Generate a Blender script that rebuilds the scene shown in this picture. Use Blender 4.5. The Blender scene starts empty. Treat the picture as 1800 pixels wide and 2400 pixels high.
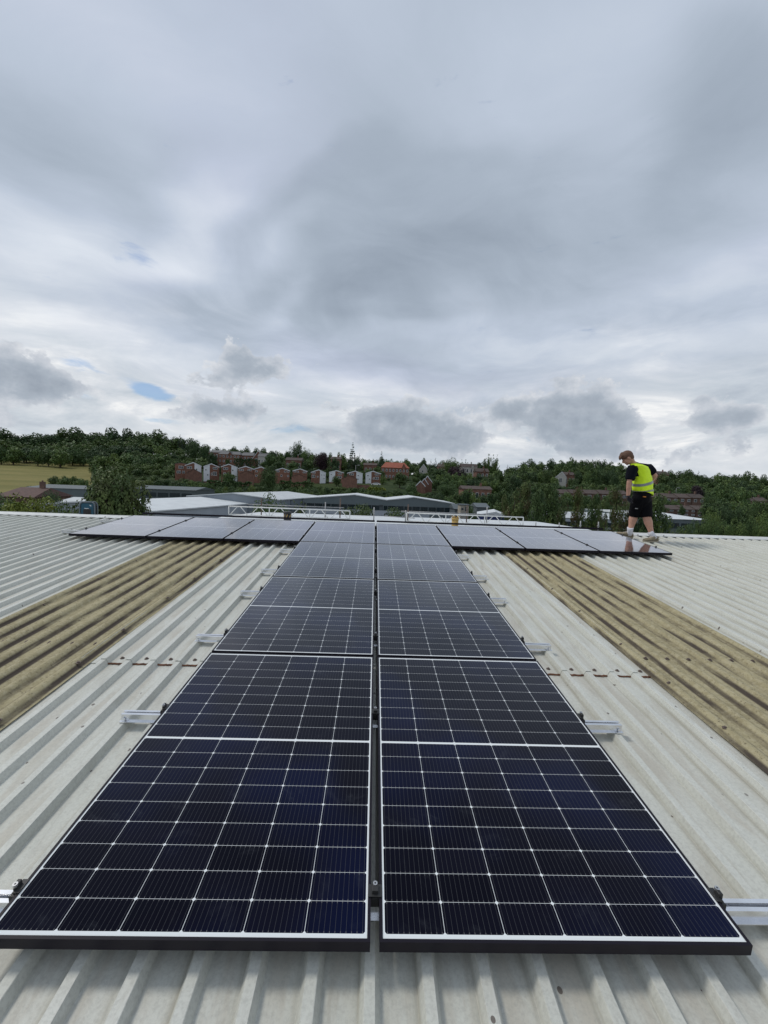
import bpy, math, random
import numpy as np
from mathutils import Matrix, Vector
random.seed(7); RNG = np.random.RandomState(11)
scene = bpy.context.scene
col = scene.collection
R = math.radians
# ------------------------------------------------------------------ camera
F = 984.7                      # focal length in px of an 1800 px wide frame
THETA = R(5.0)                 # pitch of the factory roof
CAM_ROOF = Vector((-0.0477, -1.0386, 1.4520))
YAW, PIT, ROLL = R(-1.4176), R(-8.7263), R(-2.1855)
CAM_Z = 9.5
ROOFROT = Matrix.Rotation(THETA, 4, 'X')
RC = (ROOFROT @ (Matrix.Rotation(YAW, 4, 'Z') @ Matrix.Rotation(PIT, 4, 'X') @ Matrix.Rotation(ROLL, 4, 'Y'))).to_3x3()
_o = Vector((0, 0, CAM_Z)) - ROOFROT @ CAM_ROOF
_o.x = 0; _o.y = 0
ROOF = Matrix.Translation(_o) @ ROOFROT          # roof coordinates (u across, v up the slope, w off the glass plane) -> world
CAM = ROOF @ CAM_ROOF
cd = bpy.data.cameras.new('camera'); cam = bpy.data.objects.new('camera', cd); col.objects.link(cam)
right, fwd, up = RC.col[0], RC.col[1], RC.col[2]
cam.matrix_world = Matrix(((right.x, up.x, -fwd.x, CAM.x), (right.y, up.y, -fwd.y, CAM.y), (right.z, up.z, -fwd.z, CAM.z), (0, 0, 0, 1)))
cd.sensor_fit = 'HORIZONTAL'; cd.sensor_width = 36; cd.lens = F/1800*36
cd.clip_start = 0.05; cd.clip_end = 9000
scene.camera = cam
def pdir(x, y): return RC @ Vector(((x-900)/F, 1, (1200-y)/F))
def at(x, y, depth):
    d = pdir(x, y); return CAM + d*(depth/d.y)
# ------------------------------------------------------------------ node helpers
class NT:
    def __init__(s, nt): s.nt = nt
    def new(s, t, **k):
        n = s.nt.nodes.new(t)
        for a, b in k.items(): setattr(n, a, b)
        return n
    def put(s, sock, v):
        if isinstance(v, bpy.types.NodeSocket): s.nt.links.new(v, sock)
        elif v is not None: sock.default_value = v
    def m(s, op, a, b=None, c=None, clamp=False):
        n = s.new('ShaderNodeMath', operation=op, use_clamp=clamp)
        for i, v in enumerate((a, b, c)):
            if v is not None: s.put(n.inputs[i], v)
        return n.outputs[0]
    def mix(s, f, a, b, blend='MIX'):
        n = s.new('ShaderNodeMix', data_type='RGBA', blend_type=blend, clamp_factor=True)
        s.put(n.inputs[0], f); s.put(n.inputs[6], a); s.put(n.inputs[7], b)
        return n.outputs[2]
    def ss(s, v, lo, hi, a=0.0, b=1.0):
        n = s.new('ShaderNodeMapRange', interpolation_type='SMOOTHSTEP')
        for i, x in enumerate((v, lo, hi, a, b)): s.put(n.inputs[i], x)
        return n.outputs[0]
    def noise(s, vec, scale, detail=4, rough=.5, dist=0.0):
        n = s.new('ShaderNodeTexNoise'); s.put(n.inputs['Vector'], vec)
        n.inputs['Scale'].default_value = scale; n.inputs['Detail'].default_value = detail
        n.inputs['Roughness'].default_value = rough; n.inputs['Distortion'].default_value = dist
        return n.outputs[0]
    def mapping(s, vec, loc=(0,0,0), rot=(0,0,0), scale=(1,1,1), kind='POINT'):
        n = s.new('ShaderNodeMapping', vector_type=kind); s.put(n.inputs[0], vec)
        n.inputs['Location'].default_value = loc; n.inputs['Rotation'].default_value = rot; n.inputs['Scale'].default_value = scale
        return n.outputs[0]
    def xyz(s, x, y, z):
        n = s.new('ShaderNodeCombineXYZ')
        for i, v in enumerate((x, y, z)): s.put(n.inputs[i], v)
        return n.outputs[0]
    def sep(s, v):
        n = s.new('ShaderNodeSeparateXYZ'); s.put(n.inputs[0], v); return n.outputs
    def ramp(s, f, stops):
        n = s.new('ShaderNodeValToRGB'); e = n.color_ramp.elements
        while len(e) < len(stops): e.new(.5)
        for i, (p, c) in enumerate(stops): e[i].position = p; e[i].color = (*c, 1)
        s.put(n.inputs[0], f); return n.outputs[0]
def s2l(*c): return tuple(((v/255)/12.92 if v/255 <= .04045 else ((v/255+.055)/1.055)**2.4) for v in c)
# ------------------------------------------------------------------ world: cloudy sky
SUN_EL, SUN_AZ = 52, -70        # azimuth from +Y towards +X
world = bpy.data.worlds.new('World'); scene.world = world; world.use_nodes = True
w = NT(world.node_tree)
for n in list(w.nt.nodes): w.nt.nodes.remove(n)
sky = w.new('ShaderNodeTexSky', sky_type='NISHITA'); sky.sun_disc = False
sky.sun_elevation = R(SUN_EL); sky.sun_rotation = R(SUN_AZ % 360); sky.air_density = 1.0; sky.dust_density = 1.0
tc = w.new('ShaderNodeTexCoord').outputs['Generated']
dx, dy, dz = w.sep(tc)[0:3]
AZ = w.m('ARCTAN2', dx, dy); EL = w.m('ARCSINE', dz)
den = w.m('ADD', w.m('MAXIMUM', dz, 0.0), 0.16)
PL = w.xyz(w.m('DIVIDE', dx, den), w.m('DIVIDE', dy, den), 0.0)
warp = w.noise(PL, 1.1, 3, .5)
warp2 = w.noise(w.mapping(PL, loc=(7, 3, 1)), 1.3, 3, .5)
AZw = w.m('ADD', AZ, w.m('MULTIPLY_ADD', warp, .36, -.18)); ELw = w.m('ADD', EL, w.m('MULTIPLY_ADD', warp2, .26, -.13))
P2 = w.xyz(AZw, ELw, 0.0)
# finer warp for the crisp little cumulus
AEf = w.xyz(AZ, w.m('MULTIPLY', EL, 1.25), 0.0)
def azel(x, y):
    d = pdir(x, y).normalized(); return math.atan2(d.x, d.y), math.asin(d.z)
def blob(vec, x, y, sx, sy, rot=0):
    a, e = azel(x, y); a1 = azel(x-sx, y)[0]; a2 = azel(x+sx, y)[0]; e1 = azel(x, y+sy)[1]; e2 = azel(x, y-sy)[1]
    v = w.mapping(vec, loc=(a, e, 0), rot=(0, 0, R(rot)), scale=(abs(a2-a1)/2, abs(e2-e1)/2, 1), kind='TEXTURE')
    n = w.new('ShaderNodeVectorMath', operation='DOT_PRODUCT'); w.put(n.inputs[0], v); w.put(n.inputs[1], v)
    return w.m('EXPONENT', w.m('MULTIPLY', n.outputs['Value'], -1.0))
def blobsum(vec, lst, start):
    acc = start
    for (x, y, sx, sy, rot, amp) in lst: acc = w.m('MULTIPLY_ADD', blob(vec, x, y, sx, sy, rot), amp, acc)
    return acc
fb = w.noise(w.mapping(PL, loc=(2, 5, 0)), 1.15, 5, .5, .2)
fb2 = w.noise(w.mapping(PL, loc=(9, 1, 4), rot=(0, 0, R(35)), scale=(.9, 1.25, 1)), 2.6, 8, .58, .35)
fb3 = w.noise(w.mapping(w.xyz(AZw, ELw, 0.0), loc=(1, 6, 0), rot=(0, 0, R(-25)), scale=(2.2, 5.0, 1)), 1.0, 8, .60, .6)
L0 = w.m('MULTIPLY_ADD', fb, .24, .505)
L0 = w.m('ADD', L0, w.m('MULTIPLY', w.m('SUBTRACT', fb2, .5), w.ss(EL, .25, .75, .36, .11)))
L0 = w.m('ADD', L0, w.m('MULTIPLY', w.m('SUBTRACT', fb3, .5), w.ss(EL, .35, .70, .72, .24)))
SOFT = [ (150, 60, 560, 200, 0, .13), (1350, 30, 460, 150, 0, .12), (60, 330, 260, 110, 20, -.10), (30, 520, 230, 90, 20, .20),
         (470, 480, 150, 60, 35, .32), (625, 560, 120, 45, 30, .24), (380, 590, 130, 40, 20, .25), (220, 610, 260, 80, 10, .20), (430, 690, 260, 80, 25, -.10), (130, 750, 300, 60, 5, .26),
         (820, 380, 480, 200, 25, -.12), (1000, 640, 300, 110, 12, -.18), (1280, 560, 420, 150, -15, -.08), (1720, 250, 220, 150, -55, -.10),
         (1560, 400, 150, 60, 50, -.04), (760, 800, 230, 60, 20, .10), (1650, 660, 260, 50, -15, .12),
         (1250, 800, 460, 50, -8, .12), (640, 920, 500, 60, 0, .12), (330, 820, 330, 45, 0, .24), (1650, 800, 260, 50, -8, .16), (640, 690, 90, 40, 40, .16)]
L = blobsum(P2, SOFT, L0)
# the big grey cloud mass with its more definite lower edge
P3 = w.xyz(w.m('ADD', AZ, w.m('MULTIPLY_ADD', warp, .20, -.10)), w.m('ADD', EL, w.m('MULTIPLY_ADD', warp2, .14, -.07)), 0.0)
MASS = [(900, 560, 240, 170, 30, .9), (1130, 600, 330, 150, -4, .9), (1480, 520, 330, 160, -12, .8), (1250, 380, 400, 170, 0, .5), (760, 400, 240, 120, 35, .6), (930, 720, 160, 36, 0, .6)]
ms = w.m('ADD', blobsum(P3, MASS, 0.0), w.m('MULTIPLY', w.m('SUBTRACT', fb2, .5), .9))
msk = w.ss(ms, .42, .82)
L = w.m('SUBTRACT', L, w.m('MULTIPLY', msk, .12))
MASS2 = [(1740, 230, 300, 170, -40, 1.0), (1580, 400, 160, 110, 40, .5), (1700, 60, 130, 60, -30, .4)]
ms2 = w.m('ADD', blobsum(P3, MASS2, 0.0), w.m('MULTIPLY', w.m('SUBTRACT', fb2, .5), 1.0))
L = w.m('SUBTRACT', L, w.m('MULTIPLY', w.ss(ms2, .15, 1.0), .13))
upper = w.ramp(L, [(0.0, s2l(130, 142, 156)), (.22, s2l(147, 159, 174)), (.45, s2l(169, 181, 196)), (.68, s2l(189, 200, 216)), (1.0, s2l(222, 229, 239))])
# lavender drift
lav = w.ss(w.noise(w.mapping(PL, loc=(3, 8, 2)), 1.0, 2, .5), .5, .68)
upper = w.mix(w.m('MULTIPLY', lav, .5), upper, w.mix(1.0, upper, (1.03, .99, 1.05, 1), 'MULTIPLY'))
# streaky bright band low over the horizon
st = w.noise(w.mapping(w.xyz(AZ, EL, 0.0), loc=(1.3, 0, 0), rot=(0, 0, R(-4)), scale=(3.6, 14, 1)), 1.0, 8, .60, .5)
low = w.ramp(st, [(.28, s2l(174, 184, 196)), (.42, s2l(201, 209, 217)), (.54, s2l(222, 226, 231)), (.64, s2l(252, 252, 251))])
lowm = w.m('MULTIPLY_ADD', w.m('SUBTRACT', fb3, .5), w.ss(EL, .30, .45, 1.4, 0.0), w.ss(EL, .12, .36, 1.0, 0.0), clamp=True)
calm = blob(P3, 880, 850, 430, 110); cloud = w.mix(w.m('MULTIPLY', lowm, w.m('MULTIPLY_ADD', calm, -.85, 1.0)), upper, low)
# blue gaps
nzb = w.noise(w.mapping(AEf, loc=(4, 0, 0), scale=(7, 16, 1)), 1.0, 6, .6, .4)
bl = blobsum(w.xyz(AZ, EL, 0.0), [(352, 918, 58, 22, -14, 1.15), (205, 852, 70, 20, 0, .62), (650, 1002, 80, 16, 0, .6), (370, 985, 70, 12, 0, .6), (320, 590, 60, 30, -20, .30), (1290, 1030, 90, 12, 0, .35), (170, 925, 60, 14, 0, .45)], 0.0)
bm = w.ss(w.m('ADD', bl, w.m('MULTIPLY_ADD', nzb, 2.0, -1.0)), .30, .75)
# soft-edged cumulus puffs
nz1 = w.noise(w.mapping(AEf, loc=(2, 7, 0)), 19, 7, .60, .1)
nz2 = w.noise(w.mapping(AEf, loc=(5, 2, 0)), 48, 5, .6, .1)
PUFFX = [(30, 880, 120, 60, 0, .95), (110, 910, 150, 36, 0, .7), (560, 862, 62, 48, 0, 1.0), (650, 872, 60, 26, 0, .65), (470, 895, 60, 20, 0, .5),
        (490, 970, 110, 30, 0, .85), (590, 968, 50, 22, 0, .5), (900, 1000, 90, 36, 0, .9), (980, 1018, 130, 46, 0, 1.05), (1070, 1035, 70, 34, 0, .75), (870, 1030, 60, 22, 0, .5), (755, 1025, 30, 14, 0, .6),
        (1195, 968, 62, 26, 0, 1.0), (1350, 975, 110, 66, 0, 1.1), (1300, 1005, 80, 36, 0, .6), (1420, 1010, 90, 40, 0, .8), (1400, 1062, 100, 22, 0, .6), (970, 945, 34, 12, 0, .6),
        (1680, 985, 76, 30, 0, 1.0), (1640, 945, 30, 14, 0, .6), (1760, 975, 60, 22, 0, .6), (1580, 1075, 80, 26, 0, .5), (1750, 1050, 90, 30, 0, .55), (20, 1000, 130, 40, 0, .35), (780, 960, 40, 14, 0, .4)]
PUFF = [(x, y-6, sx*1.0, sy*1.22, ro, am*1.05) for x, y, sx, sy, ro, am in PUFFX]
pf = blobsum(w.xyz(AZ, EL, 0.0), PUFF, 0.0)
pv = w.m('ADD', w.m('ADD', pf, w.m('MULTIPLY_ADD', nz1, 2.0, -1.0)), w.m('MULTIPLY_ADD', nz2, .40, -.20))
pm = w.ss(pv, .40, .62)
up1 = w.noise(w.mapping(AEf, loc=(2, 7.25, 0)), 19, 7, .60, .1)
shade = w.m('MULTIPLY_ADD', w.m('SUBTRACT', nz1, up1), 1.1, w.ss(pv, .45, 1.25, .78, .30), clamp=True)
pcol = w.ramp(shade, [(0, s2l(144, 155, 169)), (.45, s2l(168, 178, 190)), (.75, s2l(196, 202, 211)), (1, s2l(222, 225, 230))])
skyc = w.mix(1.0, sky.outputs[0], (.62, .80, 1.0, 1), 'MULTIPLY')
cl10 = w.mix(1.0, w.mix(w.m('MULTIPLY', pm, w.ss(EL, .30, .42, .95, 0.0)), w.mix(0.0, cloud, cloud), pcol), (10, 10, 10, 1), 'MULTIPLY')
cloud10 = w.mix(1.0, cloud, (10, 10, 10, 1), 'MULTIPLY')
blue = w.mix(.20, skyc, cloud10)
base10 = w.mix(w.m('MULTIPLY', bm, .92), cloud10, blue)
pcol10 = w.mix(1.0, pcol, (10, 10, 10, 1), 'MULTIPLY')
final = w.mix(w.m('MULTIPLY', pm, w.ss(EL, .34, .46, .93, 0.0)), base10, pcol10)
bg = w.new('ShaderNodeBackground'); w.put(bg.inputs[0], final); bg.inputs[1].default_value = 0.1
wo = w.new('ShaderNodeOutputWorld'); w.nt.links.new(bg.outputs[0], wo.inputs[0])
# ------------------------------------------------------------------ sun (behind the overcast)
sd = bpy.data.lights.new('sun', 'SUN'); sd.energy = 1.5; sd.angle = R(11); sd.color = (1, .95, .87)
sun = bpy.data.objects.new('sun', sd); col.objects.link(sun)
sdir = Vector((math.sin(R(SUN_AZ))*math.cos(R(SUN_EL)), math.cos(R(SUN_AZ))*math.cos(R(SUN_EL)), math.sin(R(SUN_EL))))
sun.rotation_euler = sdir.to_track_quat('Z', 'Y').to_euler(); sun.location = (0, 0, 60)
scene.view_settings.view_transform = 'Standard'; scene.view_settings.look = 'None'
scene.view_settings.exposure = 0.0; scene.view_settings.gamma = 1.0
scene.render.engine = 'CYCLES'; scene.render.resolution_x = 768; scene.render.resolution_y = 1024
# ------------------------------------------------------------------ mesh helpers
class MB:
    def __init__(s): s.v = []; s.f = []; s.mi = []; s.sm = []
    def add(s, vs, fs, mi=0, smooth=False):
        o = len(s.v); s.v += [tuple(p) for p in vs]
        for f in fs: s.f.append(tuple(o+i for i in f)); s.mi.append(mi); s.sm.append(smooth)
        return s
    def box(s, x0, x1, y0, y1, z0, z1, mi=0, M=None, bev=0):
        if bev:
            pts = []
            b = bev
            prof = [(x0+b, z0), (x1-b, z0), (x1, z0+b), (x1, z1-b), (x1-b, z1), (x0+b, z1), (x0, z1-b), (x0, z0+b)]
            pts = [(p[0], y0, p[1]) for p in prof] + [(p[0], y1, p[1]) for p in prof]
            fs = [tuple(range(8)), tuple(range(15, 7, -1))] + [(i, i+8, (i+1) % 8+8, (i+1) % 8) for i in range(8)]
        else:
            pts = [(x0,y0,z0),(x1,y0,z0),(x1,y1,z0),(x0,y1,z0),(x0,y0,z1),(x1,y0,z1),(x1,y1,z1),(x0,y1,z1)]
            fs = [(3,2,1,0),(4,5,6,7),(0,1,5,4),(1,2,6,5),(2,3,7,6),(3,0,4,7)]
        if M is not None: pts = [M @ Vector(p) for p in pts]
        return s.add(pts, fs, mi)
    def quad(s, a, b, c, d, mi=0): return s.add([a, b, c, d], [(0,1,2,3)], mi)
    def tube(s, pts, rad, n=8, mi=0, caps=True, smooth=True, frame=None):
        """tapered tube; rad float, list of floats or list of (ra, rb); frame = vector for the first ellipse axis"""
        pts = [Vector(p) for p in pts]
        if not isinstance(rad, (list, tuple)): rad = [rad]*len(pts)
        rings = []; prev = None
        for i, p in enumerate(pts):
            t = (pts[min(i+1, len(pts)-1)]-pts[max(i-1, 0)]).normalized()
            if frame is not None: a = Vector(frame)
            elif prev is not None: a = prev
            else: a = Vector((1,0,0)) if abs(t.x) < .9 else Vector((0,1,0))
            a = (a - t*a.dot(t)).normalized(); b = t.cross(a); prev = a
            r = rad[i]; ra, rb = (r, r) if not isinstance(r, (list, tuple)) else r
            rings.append([p + a*(math.cos(2*math.pi*k/n)*ra) + b*(math.sin(2*math.pi*k/n)*rb) for k in range(n)])
        vs = [q for r_ in rings for q in r_]; fs = []
        for i in range(len(rings)-1):
            for k in range(n): fs.append((i*n+k, i*n+(k+1) % n, (i+1)*n+(k+1) % n, (i+1)*n+k))
        s.add(vs, fs, mi, smooth)
        if caps:
            o = len(s.v)-len(vs)
            s.f.append(tuple(o+k for k in range(n-1, -1, -1))); s.mi.append(mi); s.sm.append(False)
            s.f.append(tuple(o+(len(rings)-1)*n+k for k in range(n))); s.mi.append(mi); s.sm.append(False)
        return s
    def ball(s, c, r, n=12, mi=0, axes=None):
        c = Vector(c); rx, ry, rz = (r, r, r) if not isinstance(r, (list, tuple)) else r
        A = axes or (Vector((1,0,0)), Vector((0,1,0)), Vector((0,0,1)))
        m = n//2; vs = [c - A[2]*rz]
        for i in range(1, m):
            th = math.pi*i/m - math.pi/2
            for k in range(n):
                ph = 2*math.pi*k/n
                vs.append(c + A[0]*(rx*math.cos(th)*math.cos(ph)) + A[1]*(ry*math.cos(th)*math.sin(ph)) + A[2]*(rz*math.sin(th)))
        vs.append(c + A[2]*rz); fs = []
        for k in range(n): fs.append((0, 1+(k+1) % n, 1+k))
        for i in range(m-2):
            for k in range(n): fs.append((1+i*n+k, 1+i*n+(k+1) % n, 1+(i+1)*n+(k+1) % n, 1+(i+1)*n+k))
        last = len(vs)-1
        for k in range(n): fs.append((last, 1+(m-2)*n+k, 1+(m-2)*n+(k+1) % n))
        return s.add(vs, fs, mi, True)
    def mesh(s, name, mats):
        me = bpy.data.meshes.new(name); me.from_pydata(s.v, [], s.f); me.update()
        for m_ in (mats if isinstance(mats, (list, tuple)) else [mats]): me.materials.append(m_)
        me.polygons.foreach_set('material_index', s.mi); me.polygons.foreach_set('use_smooth', s.sm)
        return me
    def build(s, name, mats, parent=None, M=None):
        o = bpy.data.objects.new(name, s.mesh(name, mats)); col.objects.link(o)
        if parent is not None: o.parent = parent
        if M is not None: o.matrix_local = M
        return o
def empty(name, M=None):
    o = bpy.data.objects.new(name, None); col.objects.link(o); o.empty_display_size = .3
    if M is not None: o.matrix_world = M
    return o
def tag(o, label=None, cat=None, group=None, kind=None):
    if label: o['label'] = label
    if cat: o['category'] = cat
    if group: o['group'] = group
    if kind or cat: o['kind'] = kind or 'thing'
    return o
def copy_tree(o, parent=None):
    c = o.copy(); col.objects.link(c)
    if parent is not None: c.parent = parent
    for ch in list(o.children): copy_tree(ch, c)
    return c
# ------------------------------------------------------------------ materials
def mat(name, color=(.5,.5,.5), rough=.6, metal=0.0, spec=.5, vary=0.0, vscale=3.0, bump=0.0, bscale=40, coat=0.0, color2=None, objrand=0.0):
    m = bpy.data.materials.new(name); m.use_nodes = True; n = NT(m.node_tree); b = m.node_tree.nodes['Principled BSDF']
    b.inputs['Roughness'].default_value = rough; b.inputs['Metallic'].default_value = metal
    b.inputs['Specular IOR Level'].default_value = spec; b.inputs['Coat Weight'].default_value = coat
    c = (*color, 1)
    tcd = n.new('ShaderNodeTexCoord').outputs['Object']
    src = None
    if vary or color2:
        nz = n.noise(tcd, vscale, 5, .6)
        c2 = (*(color2 if color2 else tuple(v*(1-vary) for v in color)), 1)
        src = n.mix(n.ss(nz, .35, .65), c, c2)
    if objrand:
        oi = n.new('ShaderNodeObjectInfo').outputs['Random']
        src = n.mix(1.0, src if src is not None else c, n.ramp(oi, [(0, (1-objrand,)*3), (1, (1+objrand*.6,)*3)]), 'MULTIPLY')
    if src is not None: n.put(b.inputs['Base Color'], src)
    else: b.inputs['Base Color'].default_value = c
    if bump:
        bp = n.new('ShaderNodeBump'); bp.inputs['Strength'].default_value = bump; bp.inputs['Distance'].default_value = .01
        n.put(bp.inputs['Height'], n.noise(tcd, bscale, 4, .6)); n.put(b.inputs['Normal'], bp.outputs[0])
    return m
P = 0.1712; U0 = -0.012          # corrugation pitch and phase
def roof_material(name, dirty=False):
    m = bpy.data.materials.new(name); m.use_nodes = True; n = NT(m.node_tree); b = m.node_tree.nodes['Principled BSDF']
    tcd = n.new('ShaderNodeTexCoord').outputs['Object']; x, y, z = n.sep(tcd)[0:3]
    ph = n.m('FRACT', n.m('DIVIDE', n.m('SUBTRACT', x, U0), P))     # 0 at crest centre
    phs = n.m('SUBTRACT', ph, n.m('GREATER_THAN', ph, .5))          # -.5 .. .5
    streak = n.noise(n.mapping(tcd, scale=(26, 1.1, 1)), 1.0, 5, .6, .3)
    blot = n.noise(tcd, 2.3, 5, .6); fine = n.noise(tcd, 90, 3, .7)
    if not dirty:
        c = n.mix(n.ss(blot, .3, .7), (.60, .605, .55, 1), (.555, .56, .50, 1))
        # brown dirt that settles along the foot of each rib
        side = n.m('MULTIPLY', n.ss(phs, -.36, -.20), n.ss(phs, -.14, -.19))
        side = n.m('ADD', side, n.m('MULTIPLY', n.m('MULTIPLY', n.ss(phs, .36, .22), n.ss(phs, .16, .2)), .45))
        c = n.mix(n.m('MULTIPLY', side, n.ss(streak, .34, .66, .08, .75)), c, (.29, .265, .20, 1))
        tro = n.ss(n.m('ABSOLUTE', phs), .2, .34)
        c = n.mix(n.m('MULTIPLY', tro, n.ss(n.noise(n.mapping(tcd, scale=(9, 1.7, 1)), 1.0, 6, .65, .4), .40, .66, 0, .6)), c, (.42, .375, .30, 1))
        c = n.mix(n.m('MULTIPLY', n.ss(n.noise(tcd, .9, 3, .5), .45, .7), .25), c, (.53, .55, .48, 1))
        c = n.mix(n.ss(fine, .38, .72, 0, .34), c, (.30, .30, .27, 1))
        c = n.mix(n.ss(n.noise(n.mapping(tcd, scale=(14, 3, 1), loc=(5, 5, 0)), 1.0, 6, .7, .5), .50, .72, 0, .45), c, (.36, .34, .29, 1))
        # lichen specks
        vo = n.new('ShaderNodeTexVoronoi', voronoi_dimensions='2D'); n.put(vo.inputs['Vector'], n.mapping(tcd, scale=(1, .8, 1))); vo.inputs['Scale'].default_value = 9
        cell = n.sep(vo.outputs['Color'])[0]
        r_ = n.ss(cell, .80, 1.0, 0.015, .075)
        sp = n.m('MULTIPLY', n.m('LESS_THAN', vo.outputs['Distance'], r_), n.m('GREATER_THAN', cell, .82))
        sp = n.m('MULTIPLY', sp, n.ss(n.noise(tcd, 1.7, 3, .5), .38, .48))
        c = n.mix(n.m('MULTIPLY', sp, .85), c, (.085, .062, .05, 1))
        b.inputs['Roughness'].default_value = .48; b.inputs['Specular IOR Level'].default_value = .45
        bumpd = .0012
    else:
        spot = n.noise(tcd, 34, 4, .65)
        c = n.mix(n.ss(n.noise(tcd, 5, 5, .65), .35, .65), (.375, .33, .20, 1), (.295, .255, .15, 1))
        c = n.mix(n.ss(spot, .45, .62, 0, .55), c, (.44, .395, .265, 1))
        c = n.mix(n.ss(n.noise(tcd, 60, 3, .7), .56, .70, 0, .7), c, (.09, .07, .045, 1))
        aph = n.m('ABSOLUTE', phs); dk = n.m('MULTIPLY', n.ss(aph, .15, .22), n.ss(aph, .42, .32))
        c = n.mix(n.m('MULTIPLY', dk, n.ss(n.noise(n.mapping(tcd, scale=(8, 1.0, 1)), 1.0, 5, .6, .4), .36, .55, .12, .92)), c, (.045, .034, .032, 1))
        b.inputs['Roughness'].default_value = .85; b.inputs['Specular IOR Level'].default_value = .2
        bumpd = .004
    n.put(b.inputs['Base Color'], c)
    bp = n.new('ShaderNodeBump'); bp.inputs['Strength'].default_value = .5; bp.inputs['Distance'].default_value = bumpd
    n.put(bp.inputs['Height'], n.noise(tcd, 60 if not dirty else 35, 4, .65)); n.put(b.inputs['Normal'], bp.outputs[0])
    return m
M_ROOF = roof_material('coated_sheet'); M_LICHEN = roof_material('lichened_rooflight', True)
M_RUST = mat('rust', (.185, .080, .042), .9, vary=.6, vscale=30, bump=.4)
M_BLACK = mat('black_anodised', (.007, .005, .011), .45, .0, .22)
M_BLACKPLASTIC = mat('black_plastic', (.02, .02, .02), .5)
M_ALU = mat('aluminium', (.88, .89, .91), .24, .9, vary=.12, vscale=8)
M_STEEL = mat('steel', (.55, .55, .55), .3, .9)
M_GALV = mat('galvanised', (.42, .42, .42), .55, .4, vary=.4, vscale=12)
M_CAP = mat('white_cap', (.66, .67, .65), .5, vary=.15, vscale=6)
M_SCREW = mat('screw_rusty', (.17, .13, .11), .7, .2, vary=.4, vscale=50)
M_WALLC = mat('cladding_wall', (.42, .44, .43), .6, vary=.1)
def cell_material():
    m = bpy.data.materials.new('solar_cells'); m.use_nodes = True; n = NT(m.node_tree); b = m.node_tree.nodes['Principled BSDF']
    tcd = n.new('ShaderNodeTexCoord').outputs['Object']; x, y, z = n.sep(tcd)[0:3]     # object origin at the panel's lower left corner
    CW, CH = (1.134-2*.0155)/6, .0925
    cx = n.m('DIVIDE', n.m('SUBTRACT', x, .0155), CW); ci = n.m('FLOOR', cx)
    fx = n.m('MULTIPLY', n.m('SUBTRACT', n.m('SUBTRACT', cx, ci), .5), CW)
    upper = n.m('GREATER_THAN', y, .861)
    yy = n.m('SUBTRACT', n.m('SUBTRACT', y, .0225), n.m('MULTIPLY', upper, .012))
    cy = n.m('DIVIDE', yy, CH); cj = n.m('FLOOR', cy)
    fy = n.m('MULTIPLY', n.m('SUBTRACT', n.m('SUBTRACT', cy, cj), .5), CH)
    ax, ay = n.m('ABSOLUTE', fx), n.m('ABSOLUTE', fy)
    hx, hy = CW/2-.00072, CH/2-.00052
    ins = n.m('MULTIPLY', n.m('LESS_THAN', ax, hx), n.m('LESS_THAN', ay, hy))
    ins = n.m('MULTIPLY', ins, n.m('LESS_THAN', n.m('ADD', ax, ay), hx+hy-.0054))
    okx = n.m('MULTIPLY', n.m('GREATER_THAN', cx, 0.0), n.m('LESS_THAN', cx, 6.0))
    oky = n.m('MULTIPLY', n.m('GREATER_THAN', yy, 0.0), n.m('LESS_THAN', yy, CH*18))
    midband = n.m('GREATER_THAN', n.m('ABSOLUTE', n.m('SUBTRACT', y, .861)), .0062)
    ins = n.m('MULTIPLY', n.m('MULTIPLY', ins, midband), n.m('MULTIPLY', okx, oky))
    bus = n.m('ABSOLUTE', n.m('SUBTRACT', n.m('FRACT', n.m('DIVIDE', n.m('ADD', fx, CW/2), CW/11)), .5))
    busm = n.m('LESS_THAN', bus, .032)
    endp = n.m('MULTIPLY', n.m('LESS_THAN', bus, .055), n.m('GREATER_THAN', ay, hy-.006))
    wn = n.new('ShaderNodeTexWhiteNoise', noise_dimensions='3D')
    oi = n.new('ShaderNodeObjectInfo').outputs['Random']
    n.put(wn.inputs['Vector'], n.xyz(ci, cj, oi)); rv = wn.outputs['Value']
    c = n.mix(rv, (.0030, .0032, .0078, 1), (.0048, .0050, .0120, 1))
    c = n.mix(n.ss(n.noise(tcd, 1.3, 2, .5), .42, .62, 0, .8), c, (.0035, .0065, .030, 1))
    c = n.mix(n.m('MULTIPLY', busm, .75), c, (.065, .068, .075, 1))
    c = n.mix(n.m('MULTIPLY', endp, .8), c, (.16, .16, .165, 1))
    # a thin film of dust and dried smears
    dust = n.ss(n.noise(n.mapping(tcd, loc=(3, 1, 2)), 6, 6, .7, .6), .55, .80, 0, .05)
    c = n.mix(dust, c, (.35, .38, .42, 1))
    c = n.mix(ins, (.74, .77, .77, 1), c)
    n.put(b.inputs['Base Color'], c)
    # anti-reflective textured glass: almost no mirror image seen steeply, a strong one at a grazing angle
    b.inputs['Roughness'].default_value = .5; b.inputs['Specular IOR Level'].default_value = .0
    gl = n.new('ShaderNodeBsdfGlossy'); gl.inputs['Color'].default_value = (.97, .97, 1, 1)
    n.put(gl.inputs['Roughness'], n.ss(n.noise(tcd, 3.0, 4, .6), .3, .8, .05, .12))
    lw = n.new('ShaderNodeLayerWeight'); lw.inputs[0].default_value = .5
    fac = n.m('MULTIPLY_ADD', n.m('POWER', lw.outputs['Facing'], 4.6), 1.45, .004, clamp=True)
    mx = n.new('ShaderNodeMixShader'); n.put(mx.inputs[0], fac)
    n.nt.links.new(b.outputs[0], mx.inputs[1]); n.nt.links.new(gl.outputs[0], mx.inputs[2])
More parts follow.
